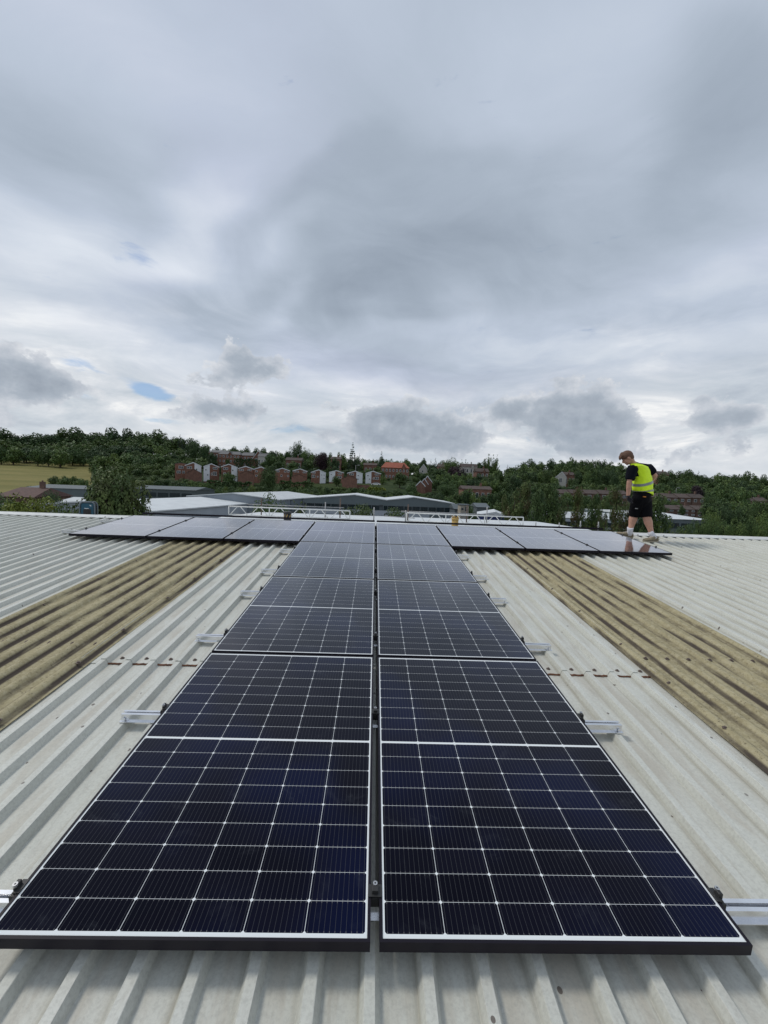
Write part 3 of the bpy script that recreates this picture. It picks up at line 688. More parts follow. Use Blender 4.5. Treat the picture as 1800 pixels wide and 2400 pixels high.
# vest: lofted shell following the back, loose at the hem
secs = [((712, 372, .01), .060, .056), ((750, 398, 0), .145, .095), ((796, 432, 0), .212, .118), ((832, 505, 0), .200, .132), ((848, 590, 0), .193, .138), ((862, 700, 0), .200, .146), ((866, 800, 0), .212, .154), ((872, 880, 0), .205, .154), ((893, 962, 0), .178, .142)]
NS = 44; mb = MB(); vs = []; rngv = random.Random(2)
def vest_pt(c, ra, rb, k, t, grow=0.0):
    a = 2*math.pi*k/NS; fold = 1+(.026*math.sin(3*a+t*2.1)+.022*math.sin(7*a+t*1.3)+.014*math.sin(11*a-t*3.1)+.010*math.sin(t*5.3+4*a))*min(1, t/3)
    e = 1.0; ca, sa = math.cos(a), math.sin(a); ca = math.copysign(abs(ca)**.85, ca); sa = math.copysign(abs(sa)**.85, sa)
    return J(*c)+SAX*((ra+grow)*fold*ca)+FAX*((rb+grow)*fold*sa)+Vector((0, 0, -.0))
def vest_ring(t, grow=0.0, tilt=0.0, n_=NS):
    i = min(int(t), len(secs)-2); f = t-i; (c0, a0, b0), (c1, a1, b1) = secs[i], secs[i+1]; f2 = f
    c = tuple(c0[q]*(1-f2)+c1[q]*f2 for q in range(3)); return [vest_pt(c, a0*(1-f)+a1*f, b0*(1-f)+b1*f, k, t, grow) for k in range(n_)]
TS = np.linspace(0, len(secs)-1, 41); rings = [vest_ring(t) for t in TS]
def tilt_ring(r, t):    # the garment hangs lower to the right of the picture edge, rises to the front
    out = []
    for k, p in enumerate(r):
        a = 2*math.pi*k/NS; w_ = float(np.interp(t, [3, 5.3, 6.5, 7.2, 8], [0, .060, .050, .030, -.045])); out.append(p+Vector((0, 0, w_*math.cos(a))))
    return out
rings = [tilt_ring(r, t) for r, t in zip(rings, TS)]
vs = [p for r in rings for p in r]; nR = len(rings)
mb.add(vs, [(i*NS+k, (i+1)*NS+k, (i+1)*NS+(k+1) % NS, i*NS+(k+1) % NS) for i in range(nR-1) for k in range(NS)], 0, True)
vest = mb.build('hi_vis_vest', M_VEST, pers); sm = vest.modifiers.new('thickness', 'SOLIDIFY'); sm.thickness = .004; sm.offset = -1
for t0, t1 in ((5.22, 5.72), (6.95, 7.38)):
    mb = MB(); rr_ = [tilt_ring(vest_ring(t, .0045), t+.0) for t in np.linspace(t0, t1, 4)]
    vs = [p for r in rr_ for p in r]; mb.add(vs, [(i*NS+k, (i+1)*NS+k, (i+1)*NS+(k+1) % NS, i*NS+(k+1) % NS) for i in range(3) for k in range(NS)], 0, True)
    mb.build('reflective_band', M_BAND, vest)
# shorts
mb = MB(); sphere_chain(mb, [J(858, 890, 0), J(855, 1000, 0), J(850, 1080, 0), J(845, 1130, 0)], [(.176, .135), (.188, .145), (.188, .145), (.16, .13)], 20, frame=SAX)
for h_, k_, e in ((LH, LK, J(700, 1392, .08)), (RH, RK, J(945, 1412, -.05))):
    mb.ball(h_, .122, 16); mb.tube([h_, (h_*.55+k_*.45), (h_*.2+k_*.8), e], [.120, .116, .104, .098], 18)
shorts = remesh(mb, 'shorts', M_SHORTS, .009, smooth=3)
p = J(892, 1018, -.145); MB().box(p.x-.024, p.x+.024, p.y-.03, p.y+.02, p.z-.008, p.z+.008).build('pocket_label', M_ORANGE, shorts)
p = J(752, 1245, -.10); MB().box(p.x-.016, p.x+.016, p.y-.02, p.y+.02, p.z-.006, p.z+.006).build('pocket_label', M_GALV, shorts)
# left glove over the left hand
mb = MB(); mb.tube([LW-dl.normalized()*.02, LW+dl.normalized()*.01], [.036, .036], 14); hand(mb, LW, dl, Vector((.9, .2, 0)), 1, rf=.0105, curl=.45, sc=1.22); remesh(mb, 'glove', M_GLOVE, .0065, smooth=2)
# socks and shoes
def shoe(heel, toe, ankle, name='shoe'):
    d = toe-heel; L_ = d.length; d.normalize(); upv = (ROOF.to_3x3() @ Vector((0, 0, 1))); sd_ = d.cross(upv).normalized(); upv = sd_.cross(d).normalized()
    n = 16; prof = [(-.02, .018, .045), (.02, .034, .085), (.10, .040, .095), (.30, .040, .105), (.45, .043, .088), (.62, .050, .062), (.80, .050, .050), (.93, .038, .040), (1.0, .016, .026)]
    def loft(z0, scale_h, grow, mt, nm, par):
        mb = MB(); vs = []
        for t, w_, h in prof:
            c = heel+d*(L_*t)
            for k in range(n):
                a = 2*math.pi*k/n; x = math.cos(a)*(w_+grow); z = (math.sin(a)*.5+.5)*(h*scale_h); 
                if z < .25*h*scale_h: x *= .95
                vs.append(c+sd_*x+upv*(z0+z))
        m_ = len(prof); mb.add(vs, [(i*n+k, i*n+(k+1) % n, (i+1)*n+(k+1) % n, (i+1)*n+k) for i in range(m_-1) for k in range(n)]+[tuple(range(n)), tuple(range(m_*n-1, (m_-1)*n-1, -1))], 0, True)
        return mb.build(nm, mt, par)
    s_ = loft(.014, 1.0, 0, M_SHOE, name, pers)
    mb = MB(); vs = []
    for z in (0.0, .024):
        for s2 in (1, -1):
            for t, w_, h in (prof if s2 > 0 else prof[::-1]): vs.append(heel+d*(L_*(t*1.02-.01))+sd_*(s2*(w_*.98+.004))+upv*z)
    m_ = len(prof)*2; mb.add(vs, [tuple(range(m_-1, -1, -1)), tuple(range(m_, 2*m_))]+[(i, (i+1) % m_, m_+(i+1) % m_, m_+i) for i in range(m_)]); mb.build('sole', M_SOLE, s_)
    mb = MB()
    for t in (.42, .50, .58): c = heel+d*(L_*t)+upv*(.118-.05*(t-.35)*3); mb.tube([c-sd_*.028-upv*.012, c, c+sd_*.028-upv*.012], .0035, 6)
    mb.build('laces', M_WHITE, s_)
    mb = MB(); a0 = heel+d*(L_*.20)+upv*.055; k = ankle+(ankle-a0).normalized()*.055
    mb.tube([a0, a0*.5+ankle*.5, ankle, k], [.048, .049, .050, .056], 16); mb.build('sock', M_SOCK, pers)
up_ = ROOF.to_3x3() @ Vector((0, 0, 1))
toe1 = heel1+(ROOF.to_3x3() @ Vector((-.235, .150, 0)))+up_*.045; toe2 = heel2+(ROOF.to_3x3() @ Vector((-.290, -.045, 0)))
shoe(heel1, toe1, J(630, 1662, .06)); shoe(heel2, toe2, J(1045, 1740, -.13))
# ------------------------------------------------------------------ neighbouring white roof with vents, scaffold and lattice beams
M_WROOF = mat('white_roof', (.62, .65, .66), .55, vary=.10, vscale=.6); M_WROOF2 = mat('offwhite_roof', (.52, .55, .555), .6, vary=.12, vscale=.5)
M_YELLOW = mat('vent_yellow', (.50, .33, .10), .7, vary=.3, vscale=20)
def gable_shed(name, label, corner, ang, wd, ln, eave, ridge, mroof, mwall, cat='building', parts=True, over=.25, ribs=True):
    """rectangular shed; corner = near right corner, long side of length ln runs away along ang (deg from +Y to +X), width wd to the left"""
    gz = -.5
    M = Matrix.Translation((corner[0], corner[1], 0)) @ Matrix.Rotation(-R(ang), 4, 'Z')
    r = empty(name, M); tag(r, label, cat)
    mb = MB(); h = wd/2
    mb.add([(0,0,gz),(0,ln,gz),(0,ln,eave),(0,0,eave)], [(0,1,2,3)]); mb.add([(-wd,0,gz),(-wd,ln,gz),(-wd,ln,eave),(-wd,0,eave)], [(3,2,1,0)])
    for y, o_ in ((0, 0), (ln, 1)): mb.add([(-wd,y,gz),(0,y,gz),(0,y,eave),(-h,y,ridge-.03),(-wd,y,eave)], [(0,1,2,3,4) if not o_ else (4,3,2,1,0)])
    mb.build('wall', mwall, r)
    mb = MB(); t = .12; sl = (ridge-eave)/h
    for s in (0, 1):
        xa = over if s == 0 else -wd-over; ze = eave-sl*over
        n = max(2, int(ln/1.0)); 
        vs = [(xa, -over, ze+t), (-h, -over, ridge+t), (-h, ln+over, ridge+t), (xa, ln+over, ze+t), (xa, -over, ze-.05), (-h, -over, ridge-.05), (-h, ln+over, ridge-.05), (xa, ln+over, ze-.05)]
        mb.add(vs, [(0,1,2,3), (7,6,5,4), (0,4,5,1), (1,5,6,2), (2,6,7,3), (3,7,4,0)])
    mb.build('roof', mroof, r)
    return r
wb = empty('white_roofed_building', Matrix.Translation((0, 25, 0))); tag(wb, 'low building with a white roof just beyond the ridge, carrying the lattice beams', 'building')
XL, XR, ZR = -9.2, 13.2, 7.14
mb = MB()
for s, x in ((0, XL), (1, XR)): mb.add([(x,-8,0),(x,8,0),(x,8,6.9),(x,0,ZR-.03),(x,-8,6.9)], [(0,1,2,3,4)])
mb.quad((XL,-8,0),(XR,-8,0),(XR,-8,6.9),(XL,-8,6.9)); mb.quad((XL,8,0),(XR,8,0),(XR,8,6.9),(XL,8,6.9)); mb.build('wall', M_WALLC, wb)
mb = MB(); mb.quad((XL-.2,-8.3,6.9),(XR+.2,-8.3,6.9),(XR+.2,0,ZR+.03),(XL-.2,0,ZR+.03)); mb.quad((XL-.2,8.3,6.9),(XR+.2,8.3,6.9),(XR+.2,0,ZR+.03),(XL-.2,0,ZR+.03)); mb.build('roof', M_WROOF, wb)
DT = 25-CAM.y
def lattice(px0, px1, ptop, pbot, label, depth, slope=0.0):
    p0, p1 = at(px0, ptop, depth), at(px1, ptop+slope, depth); q0 = at(px0, pbot, depth); h = p0.z-q0.z; ln = (p1-p0).length
    r = empty('lattice_beam', Matrix.Translation(q0)); tag(r, label, 'lattice beam', 'white lattice beams of the edge scaffold')
    d = (p1-p0); d.z = p1.z-p0.z
    mb = MB(); mb.tube([Vector((0,0,h)), Vector((0,0,h))+d], .035, 8); mb.build('top_chord', M_WHITE2, r)
    mb = MB(); mb.tube([Vector((0,0,0)), d], .035, 8); mb.build('bottom_chord', M_WHITE2, r)
    n = 12
    for i in range(n+1):
        x = d*(i/n)
        if i % 4 == 0 or i == n: mb = MB(); mb.tube([x, x+Vector((0,0,h))], .033, 8); mb.build('post', M_WHITE2, r)
        if i < n:
            a = x+(Vector((0,0,h)) if i % 2 else Vector((0,0,0)))+d*(.012); b = d*((i+1)/n)+(Vector((0,0,0)) if i % 2 else Vector((0,0,h)))-d*(.012)
            mb = MB(); mb.tube([a, b], .024, 8); mb.build('diagonal', M_WHITE2, r)
M_WHITE2 = mat('painted_white', (.82, .82, .78), .5, vary=.15, vscale=10)
lattice(536, 820, 1186.5, 1205.5, 'white lattice beam left of the centre, over the dark vent', DT-.3, 11)
lattice(953, 1226, 1202, 1221, 'white lattice beam right of the centre, over the tan vent', DT-.3, 10.5)
def pole(px, pt, pb, label, dz=0, d=DT-.1, m_=None):
    a, b = at(px, pt, d), at(px, pb, d); b.z = min(b.z, ZR-.05)-.2
    mb = MB(); mb.tube([(0,0,0), (0,0,a.z-b.z)], .036, 8)
    r = empty('scaffold_pole', Matrix.Translation((a.x, a.y, b.z))); tag(r, label, 'scaffold pole', 'upright scaffold poles beyond the ridge')
    mb.build('tube', m_ or M_GALV, r)
    mb = MB(); mb.box(-.045, .045, -.05, .05, (a.z-b.z)*.62, (a.z-b.z)*.62+.07, bev=.01); mb.build('coupler', M_GALV, r)
M_BROWNP = mat('rusty_tube', (.17, .12, .095), .8, .2, vary=.5, vscale=10)
pole(613, 1167, 1212, 'brown upright scaffold pole crossing the left lattice beam', m_=M_BROWNP)
pole(763, 1177, 1215, 'grey upright pole near the right end of the left lattice beam')
pole(798, 1168, 1216, 'tall pole at the right end of the left lattice beam', m_=M_BROWNP)
pole(877, 1189, 1220, 'short grey pole between the two lattice beams, above the panel gap')
pole(957, 1182, 1224, 'brown pole at the left end of the right lattice beam', m_=M_BROWNP)
pole(951, 1196, 1222, 'short pole beside the brown one at the left end of the right lattice beam')
pole(1095, 1184, 1229, 'dark pole crossing the right lattice beam near its middle', m_=M_BROWNP)
pole(1142, 1188, 1231, 'grey pole crossing the right lattice beam, in front of the blue building')
for px, pt, l_ in ((1256, 1224, 'thin post right of the right lattice beam'), (1311, 1225, 'second thin post right of the right lattice beam'), (1361, 1221, 'taller thin post left of the worker, nearest to him but one'), (1403, 1223, 'thin post nearest to the worker')):
    pole(px, pt, 1245, l_)
def htube(x0, y0, x1, y1, label, d):
    a, b = at(x0, y0, d), at(x1, y1, d); o = MB().tube([Vector((0,0,0)), b-a], .026, 8).build('scaffold_tube', M_GALV, None, Matrix.Translation(a)); tag(o, label, 'scaffold tube', 'level scaffold tubes beyond the ridge')
htube(579, 1182, 806, 1190, 'level grey tube above the left lattice beam', DT+.5)
htube(900, 1209.5, 972, 1214.5, 'short level tube left of the right lattice beam', DT+.5)
htube(940, 1198, 1160, 1206.5, 'level grey tube above the right lattice beam', DT+.5)
# vents
def vent(px, pt, pb, wpx, mats, label, striped):
    d = DT-4.0; a, b = at(px, pt, d), at(px, pb, d); r_ = wpx/2/F*d; zb = 6.9+(ZR-6.9)*4/8-.1
    r = empty('roof_vent', Matrix.Translation((a.x, a.y, zb))); tag(r, label, 'vent'); h = a.z-zb
    mb = MB(); mb.tube([(0,0,0), (0,0,h-.04)], r_*.92, 20); mb.build('pipe', mats[0], r)
    mb = MB(); mb.tube([(0,0,h-.12), (0,0,h)], r_, 20); mb.build('collar', mats[1], r)
    if striped:
        mb = MB()
        for k in range(7):
            a0 = k*2*math.pi/7; hb = max(.05, h-.24)
            def pt_(a_, z): return ((r_*.92+.004)*math.cos(a_), (r_*.92+.004)*math.sin(a_), z)
            for q in range(3):
                s0, s1 = a0+q*.15, a0+(q+1)*.15
                mb.quad(pt_(s0, hb-.14+q*.06), pt_(s1, hb-.14+(q+1)*.06), pt_(s1, hb-.04+(q+1)*.06), pt_(s0, hb-.04+q*.06))
        mb.build('hazard_stripe', M_YELLOW, r)
    else:
        mb = MB()
        for k in range(5): a_ = k*1.256; mb.tube([(r_*.6*math.cos(a_), r_*.6*math.sin(a_), h), (r_*.9*math.cos(a_+.5), r_*.9*math.sin(a_+.5), h+.10)], .03, 6)
        mb.build('broken_rim', M_YELLOW, r)
vent(674, 1199, 1214, 19, (M_BLACKPLASTIC, M_BLACKPLASTIC), 'black vent drum with yellow hazard stripes beyond the ridge', True)
vent(1067, 1214, 1229, 17, (M_YELLOW, M_YELLOW), 'tan round vent with a broken rim beyond the ridge', False)
# ------------------------------------------------------------------ warehouses
M_GREYCLAD = mat('grey_cladding', (.118, .150, .160), .5, vary=.10, vscale=.4); M_LGREY = mat('pale_cladding', (.38, .42, .46), .55, vary=.08, vscale=.5)
M_DGLASS = mat('dark_glass', (.018, .03, .035), .12, 0, .6); M_MIDCLAD = mat('bluegrey_cladding', (.24, .275, .31), .5, vary=.08, vscale=.5)
M_SEAM = mat('seam_dark', (.10, .12, .13), .6)
a = at(586, 1181, 80-CAM.y)
def shed_from(name, label, pe0, pe1, wd, eave, ridge, mr, mw):
    p0, p1 = at(*pe0), at(*pe1); ang = math.degrees(math.atan2(p1.x-p0.x, p1.y-p0.y)); return gable_shed(name, label, (p0.x, p0.y, 0), ang, wd, math.hypot(p1.x-p0.x, p1.y-p0.y), eave, ridge, mr, mw)
b1 = shed_from('warehouse', 'near white-roofed warehouse with pale walls, left of the lattice beams', (352, 1197, 54), (586, 1180, 80), 19, 5.0, 5.85, M_WROOF, M_LGREY)
b2 = shed_from('warehouse', 'blue-grey warehouse with a white roof behind the left lattice beam', (652, 1170, 78), (755, 1163, 104), 18.2, 5.95, 6.85, M_WROOF2, M_MIDCLAD)
mb = MB()
for x in (0.0, -6.0, -12.0): pass
for y in (6, 12.5, 19): mb.box(.0, .09, y, y+.25, 0, 6.0)
mb.build('downpipe', M_SEAM, b2)
# twin-gabled grey warehouse
YW = 79.0; DW = YW-CAM.y; X0, X1 = at(712, 1167, DW).x, at(1066, 1179, DW).x
tw = empty('warehouse', Matrix.Translation((0, YW, 0))); tag(tw, 'long dark grey warehouse with two shallow gables and a window band', 'building')
mid, g1, g2 = at(906, 1170, DW).x, at(831, 1160, DW).x, at(970, 1165, DW).x
ea = 6.45; pk, pk2, va = at(831, 1159, DW).z, at(970, 1165, DW).z, at(906, 1171.5, DW).z; e0, e1 = at(712, 1167, DW).z, at(1066, 1180, DW).z
top = [(X0, e0), (g1, pk), (mid, va), (g2, pk2), (X1, e1)]
mb = MB(); LN = 13
# front wall in bands butted end to end
def band(z0, z1, y=0.0, mb=mb):
    mb.quad((X0, y, z0), (X1, y, z0), (X1, y, z1), (X0, y, z1))
mb.add([(X0, 0, 5.55), (X1, 0, 5.55)]+[(x, 0, z) for x, z in top[::-1]], [(0, 1, 2, 3, 4, 5, 6)])
for x in (X0, X1): mb.quad((x, 0, -.5), (x, LN, -.5), (x, LN, min(e0, e1)-.02), (x, 0, min(e0, e1)-.02))
mb.quad((X0, LN, -.5), (X1, LN, -.5), (X1, LN, min(e0, e1)-.02), (X0, LN, min(e0, e1)-.02))
mb.build('upper_wall', M_GREYCLAD, tw)
mb = MB(); mb.quad((X0, 0, -.5), (X1, 0, -.5), (X1, 0, 4.55), (X0, 0, 4.55)); mb.build('lower_wall', M_LGREY, tw)
nwin = 18
for i in range(nwin):
    xa = X0+.5+i*(X1-X0-1.0)/nwin; xb = xa+(X1-X0-1.0)/nwin
    if i in (9,): xa += .7
    fr_ = MB(); fr_.box(xa, xa+.12, -.04, .10, 4.55, 5.55); fr_.box(xa+.12, xb, -.04, .10, 4.55, 4.62); fr_.box(xa+.12, xb, -.04, .10, 5.48, 5.55)
    fo = fr_.build('window', M_SEAM if i % 3 else M_GREYCLAD, tw)
    pn = MB()
    k = 2
    for j in range(k): pn.box(xa+.12+j*(xb-xa-.12)/k, xa+.12+(j+1)*(xb-xa-.12)/k-.06, .02, .06, 4.62, 5.48)
    pn.build('pane', M_DGLASS, fo)
mb = MB(); mb.quad((X0, .3, 4.5), (X1, .3, 4.5), (X1, .3, 5.6), (X0, .3, 5.6)); mb.build('window_back', M_SEAM, tw)
mb = MB()
for (xa, za), (xb, zb) in zip(top[:-1], top[1:]):
    mb.add([(xa, -.15, za+.04), (xb, -.15, zb+.04), (xb, LN, zb+.04), (xa, LN, za+.04), (xa, -.15, za-.12), (xb, -.15, zb-.12)], [(0, 1, 2, 3), (0, 4, 5, 1)])
mb.build('roof', M_WROOF, tw)
# ridge sheets on the two roofs lie a little proud
dx_ = at(778, 1200, YW-CAM.y).x
mb = MB(); mb.box(dx_-3.0, dx_+.2, -.06, -.003, 0, 3.6); dp = mb.build('entrance_panel', M_GREYCLAD, tw)
mb = MB()
for k in range(3): mb.box(dx_-2.2+k*.5, dx_-2.0+k*.5, -.09, -.062, 2.8-.2*(k == 1), 3.35)
mb.build('sign_mark', M_WHITE, dp)
dx_ = at(1036, 1200, YW-CAM.y).x
mb = MB(); mb.box(dx_-2.4, dx_+1.0, -.06, -.003, 0, 4.0); dp = mb.build('entrance_panel', M_GREYCLAD, tw)
mb = MB()
for k in range(2): mb.box(dx_-.6+k*.55, dx_-.35+k*.55, -.09, -.062, 2.9, 3.7)
mb.build('sign_mark', M_WHITE, dp)
dx_ = at(887, 1200, YW-CAM.y).x
mb = MB(); mb.box(dx_-1.7, dx_+1.7, -.05, -.003, 0, 2.9); mb.build('shutter', M_SEAM, tw)
# long grey sheds left
def box_shed(name, label, px0, px1, ytop, depth, dpt, mw, mr, wb=True):
    a, b = at(px0, ytop, depth), at(px1, ytop, depth); h = (a.z+b.z)/2; gz = min(ground(a.x, a.y), ground(b.x, b.y))
    r = empty(name, Matrix.Translation((a.x, a.y, gz-1))); tag(r, label, 'building'); W = b.x-a.x; H = h-gz+1
    MB().box(0, W, 0, dpt, 0, H-.45).build('wall', mw, r)
    mb = MB(); mb.add([(-.2, -.3, H-.45), (W+.2, -.3, H-.45), (W+.2, dpt*.5, H+.35), (-.2, dpt*.5, H+.35), (W+.2, dpt+.3, H-.45), (-.2, dpt+.3, H-.45)], [(0,1,2,3), (3,2,4,5), (0,3,5), (1,4,2), (0,5,4,1)]); mb.build('roof', mr, r)
    if wb:
        n = max(3, int(W/3)); 
        for i in range(n):
            xa = .5+i*(W-1)/n; mb = MB(); mb.box(xa, xa+(W-1)/n*.85, -.06, -.003, H-2.6, H-1.4); mb.build('window', M_DGLASS, r)
    return r
M_SLATE = mat('slate_metal', (.085, .105, .11), .6, vary=.15, vscale=.4)
box_shed('warehouse', 'long slate-grey shed with dark windows behind the big tree, far left', 310, 458, 1143, 118, 14, M_SLATE, M_SLATE)
box_shed('warehouse', 'grey metal shed between the meadow and the big tree', 62, 240, 1141, 120, 16, M_GREYCLAD, M_SLATE, False)
box_shed('warehouse', 'low pale shed with a strip of grey roof between bush and big tree', 122, 330, 1176, 66, 10, M_LGREY, M_WROOF2, False)
# right side
box_shed('warehouse', 'white-roofed low building behind trees at the far right of the worker', 1560, 1668, 1213, 96, 40, M_GREYCLAD, M_WROOF)
box_shed('warehouse', 'white-roofed building glimpsed through the trees behind the worker', 1290, 1530, 1212, 105, 30, M_LGREY, M_WROOF2)
# blue building
M_BLUE = mat('bright_blue', (.012, .16, .42), .45, vary=.12, vscale=2); M_NAVY = mat('navy', (.012, .03, .13), .5, vary=.2, vscale=2)
p = at(1120, 1203, 62); q = at(1180, 1203, 62); gz = 0
bb = empty('blue_unit', Matrix.Translation((p.x, p.y, 0)) @ Matrix.Rotation(R(-14), 4, 'Z')); tag(bb, 'blue unit with a white roof and a white sign behind the right lattice beam', 'building')
W = (q-p).x*1.02; H = p.z
MB().box(0, W, 0, 8, 0, H-1.0).build('wall', M_BLUE, bb)
MB().box(-.05, W+.05, -.06, 8.06, H-.997, H-.2).build('fascia', M_NAVY, bb)
mb = MB(); mb.add([(-.15, -.15, H-.197), (W+.15, -.15, H-.197), (W+.15, 8.1, H-.197), (-.15, 8.1, H-.197), (W*.65, -.15, H+.35), (W*.65, 8.1, H+.35)], [(0,4,5,3), (4,1,2,5), (0,1,4), (3,5,2), (0,3,2,1)]); mb.build('roof', M_WROOF, bb)
sg = MB().box(W*.60, W*.90, -.12, -.064, H-2.1, H-.9).build('sign', M_WHITE, bb)
mb = MB(); mb.box(W*.63, W*.70, -.14, -.122, H-1.7, H-1.25); mb.box(W*.72, W*.87, -.14, -.122, H-1.42, H-1.3); mb.box(W*.72, W*.84, -.14, -.122, H-1.62, H-1.52); mb.build('lettering', M_BLUE, sg)
for k in range(3): MB().box(W*(.08+.17*k), W*(.20+.17*k), -.1, -.063, H-2.9, H-1.25).build('window', M_LGREY, bb)
# pale tower and dark lean-to sheds
M_CREAM = mat('cream_render', (.36, .32, .25), .8, vary=.25, vscale=1)
p = at(1080, 1184, 70); q = at(1099, 1184, 70)
tr = empty('stair_tower', Matrix.Translation((p.x, p.y, 0))); tag(tr, 'small cream tower with a dark window right of the grey warehouse', 'tower'); W = (q-p).x; H = p.z
MB().box(0, W, 0, 2.4, 0, H).build('wall', M_CREAM, tr); MB().box(-.15, W+.15, -.15, 2.55, H+.003, H+.15).build('roof', M_SLATE, tr); MB().box(W*.55, W*.85, -.03, -.003, H-.95, H-.25).build('window', M_DGLASS, tr)
MB().box(W*.1, W*.35, -.03, -.003, H-.8, H-.45).build('window', M_DGLASS, tr)
box_shed('outbuilding', 'dark lean-to shed between the grey warehouse and the cream tower', 1066, 1082, 1187, 74, 5, M_SEAM, M_SLATE, False)
box_shed('outbuilding', 'dark open-fronted shed behind the blue unit', 1118, 1146, 1184, 92, 6, M_SEAM, M_SEAM, False)
# ------------------------------------------------------------------ houses
M_BRICK = mat('brick', (.25, .120, .080), .85, vary=.35, vscale=1.2, objrand=.18); M_BRICK2 = mat('brown_brick', (.215, .110, .078), .85, vary=.3, vscale=1.0, objrand=.2)
M_WB = mat('white_boarding', (.66, .68, .70), .55, vary=.05); M_TILE = mat('brown_tiles', (.085, .060, .050), .8, vary=.35, vscale=1.5, objrand=.2)
M_GTILE = mat('grey_tiles', (.15, .15, .15), .8, vary=.3, vscale=1.5); M_OTILE = mat('orange_tiles', (.30, .085, .045), .8, vary=.25, vscale=1.0); M_WFRAME = mat('window_white', (.62, .63, .64), .5)
M_FLAT = mat('flat_roof', (.12, .12, .12), .9); M_RENDER = mat('pale_render', (.46, .44, .40), .85, vary=.15)
def window(parent, x, z, w_, h_, y=0.0, sides=1):
    mb = MB(); mb.box(x, x+w_, y-.07, y-.003, z, z+h_); f = mb.build('window', M_WFRAME, parent)
    mb = MB(); n = max(1, int(round(w_/.9))); g_ = .12
    for i in range(n): mb.box(x+g_+i*(w_-g_)/n, x+(i+1)*(w_-g_)/n, y-.085, y-.072, z+g_, z+h_-g_)
    mb.build('pane', M_DGLASS, f)
def gable_house(name, label, px, pxw, ytop, yb, depth, ridge_frac=.5, drop=.16, brick=M_BRICK, white=None, wins=(), group=None, dp=8.0, roof=M_FLAT, bargeboard=True, rot=None, cat='house', left_lift=0.0):
    """gable faces the valley. white = (f0, f1) clad fraction. wins = (fx, fz, fw, fh)"""
    a, b = at(px-pxw/2, ytop, depth), at(px+pxw/2, ytop, depth); zt = at(px, ytop, depth).z; zb = at(px, yb, depth).z
    g_ = ground((a.x+b.x)/2, (a.y+b.y)/2); zb = min(zb, g_)-.0; base = zb-2.5
    if rot is None: rot = -.9*math.degrees(math.atan2((a.x+b.x)/2-CAM.x, a.y-CAM.y))
    r = empty(name, Matrix.Translation(((a.x+b.x)/2, a.y, base)) @ Matrix.Rotation(R(rot), 4, 'Z')); tag(r, label, cat, group); W = b.x-a.x; H = zt-base; hv = (zt-zb)
    xr = -W/2+W*ridge_frac; ze = H-hv*drop
    mb = MB(); mb.add([(-W/2,0,0),(W/2,0,0),(W/2,0,ze),(xr,0,H-.02),(-W/2,0,ze)]+[(-W/2,dp,0),(W/2,dp,0),(W/2,dp,ze),(xr,dp,H-.02),(-W/2,dp,ze)], [(0,1,2,3,4), (9,8,7,6,5), (0,4,9,5), (1,6,7,2)]); mb.build('wall', brick, r)
    if white:
        f0, f1 = white; x0, x1 = -W/2+W*f0+.02, -W/2+W*f1-.02
        def zt_(x): return ze+(H-ze)*((x+W/2)/(xr+W/2) if x < xr else (W/2-x)/(W/2-xr))
        zl = base*0+ (H-hv*.92)
        vs = [(x0, -.08, zl), (x1, -.08, zl), (x1, -.08, zt_(x1)-.12), (x0, -.08, zt_(x0)-.12)]; vb = [(x, -.003, z) for x, y, z in vs]
        MB().add(vs+vb, [(0,1,2,3), (0,4,5,1), (1,5,6,2), (3,2,6,7), (0,3,7,4)]).build('white_boarding', M_WB, r)
    mb = MB(); ov = .12
    for s in (-1, 1):
        xe = s*W/2+s*ov; zz = ze-(H-ze)/abs(s*W/2-xr)*ov
        vs = [(xe, -ov, zz+.03), (xr, -ov, H+.03), (xr, dp+ov, H+.03), (xe, dp+ov, zz+.03), (xe, -ov, zz+.2), (xr, -ov, H+.2), (xr, dp+ov, H+.2), (xe, dp+ov, zz+.2)]
        mb.add(vs, [(0,1,2,3), (4,5,6,7), (0,4,5,1), (2,3,7,6), (0,3,7,4)])
    mb.build('roof', roof, r)
    if bargeboard:
        mb = MB()
        for s in (-1, 1):
            xe = s*W/2+s*ov; zz = ze-(H-ze)/abs(s*W/2-xr)*ov
            mb.add([(xe, -ov-.04, zz-.08), (xr, -ov-.04, H-.16), (xr, -ov-.04, H+.28), (xe, -ov-.04, zz+.28), (xe, -ov-.003, zz-.08), (xr, -ov-.003, H-.08), (xr, -ov-.003, H+.25), (xe, -ov-.003, zz+.25)], [(0,1,2,3), (7,6,5,4), (0,4,5,1), (3,2,6,7), (0,3,7,4), (1,5,6,2)])
        mb.build('bargeboard', M_WB, r)
    for fx, fz, fw, fh in wins: window(r, -W/2+W*fx, H-hv*fz, W*fw, hv*fh, -.09 if white and white[0] <= fx+fw/2 <= white[1] else 0.0)
    return r
def c2(X): return 400+X/3.687
def y2(Y): return 980+Y/3.687
def c3(X): return 800+X/3.687
GH = 'row of white and brick chevron houses on the hillside'
WR = [(.12, .30, .30, .12), (.12, .62, .16, .16), (.66, .36, .10, .09), (.66, .62, .10, .09), (.34, .62, .12, .13)]
WL = [(.60, .28, .28, .12), (.60, .60, .26, .20), (.10, .36, .10, .09), (.22, .62, .10, .09), (.48, .60, .08, .14)]
gable_house('terraced_house', 'flat-fronted brick house at the left end of the chevron row', c2(90), 26, y2(388), y2(490), 212, .5, .05, wins=[(.3,.30,.4,.15), (.15,.55,.35,.14), (.6,.55,.3,.14)], group=GH, bargeboard=False)
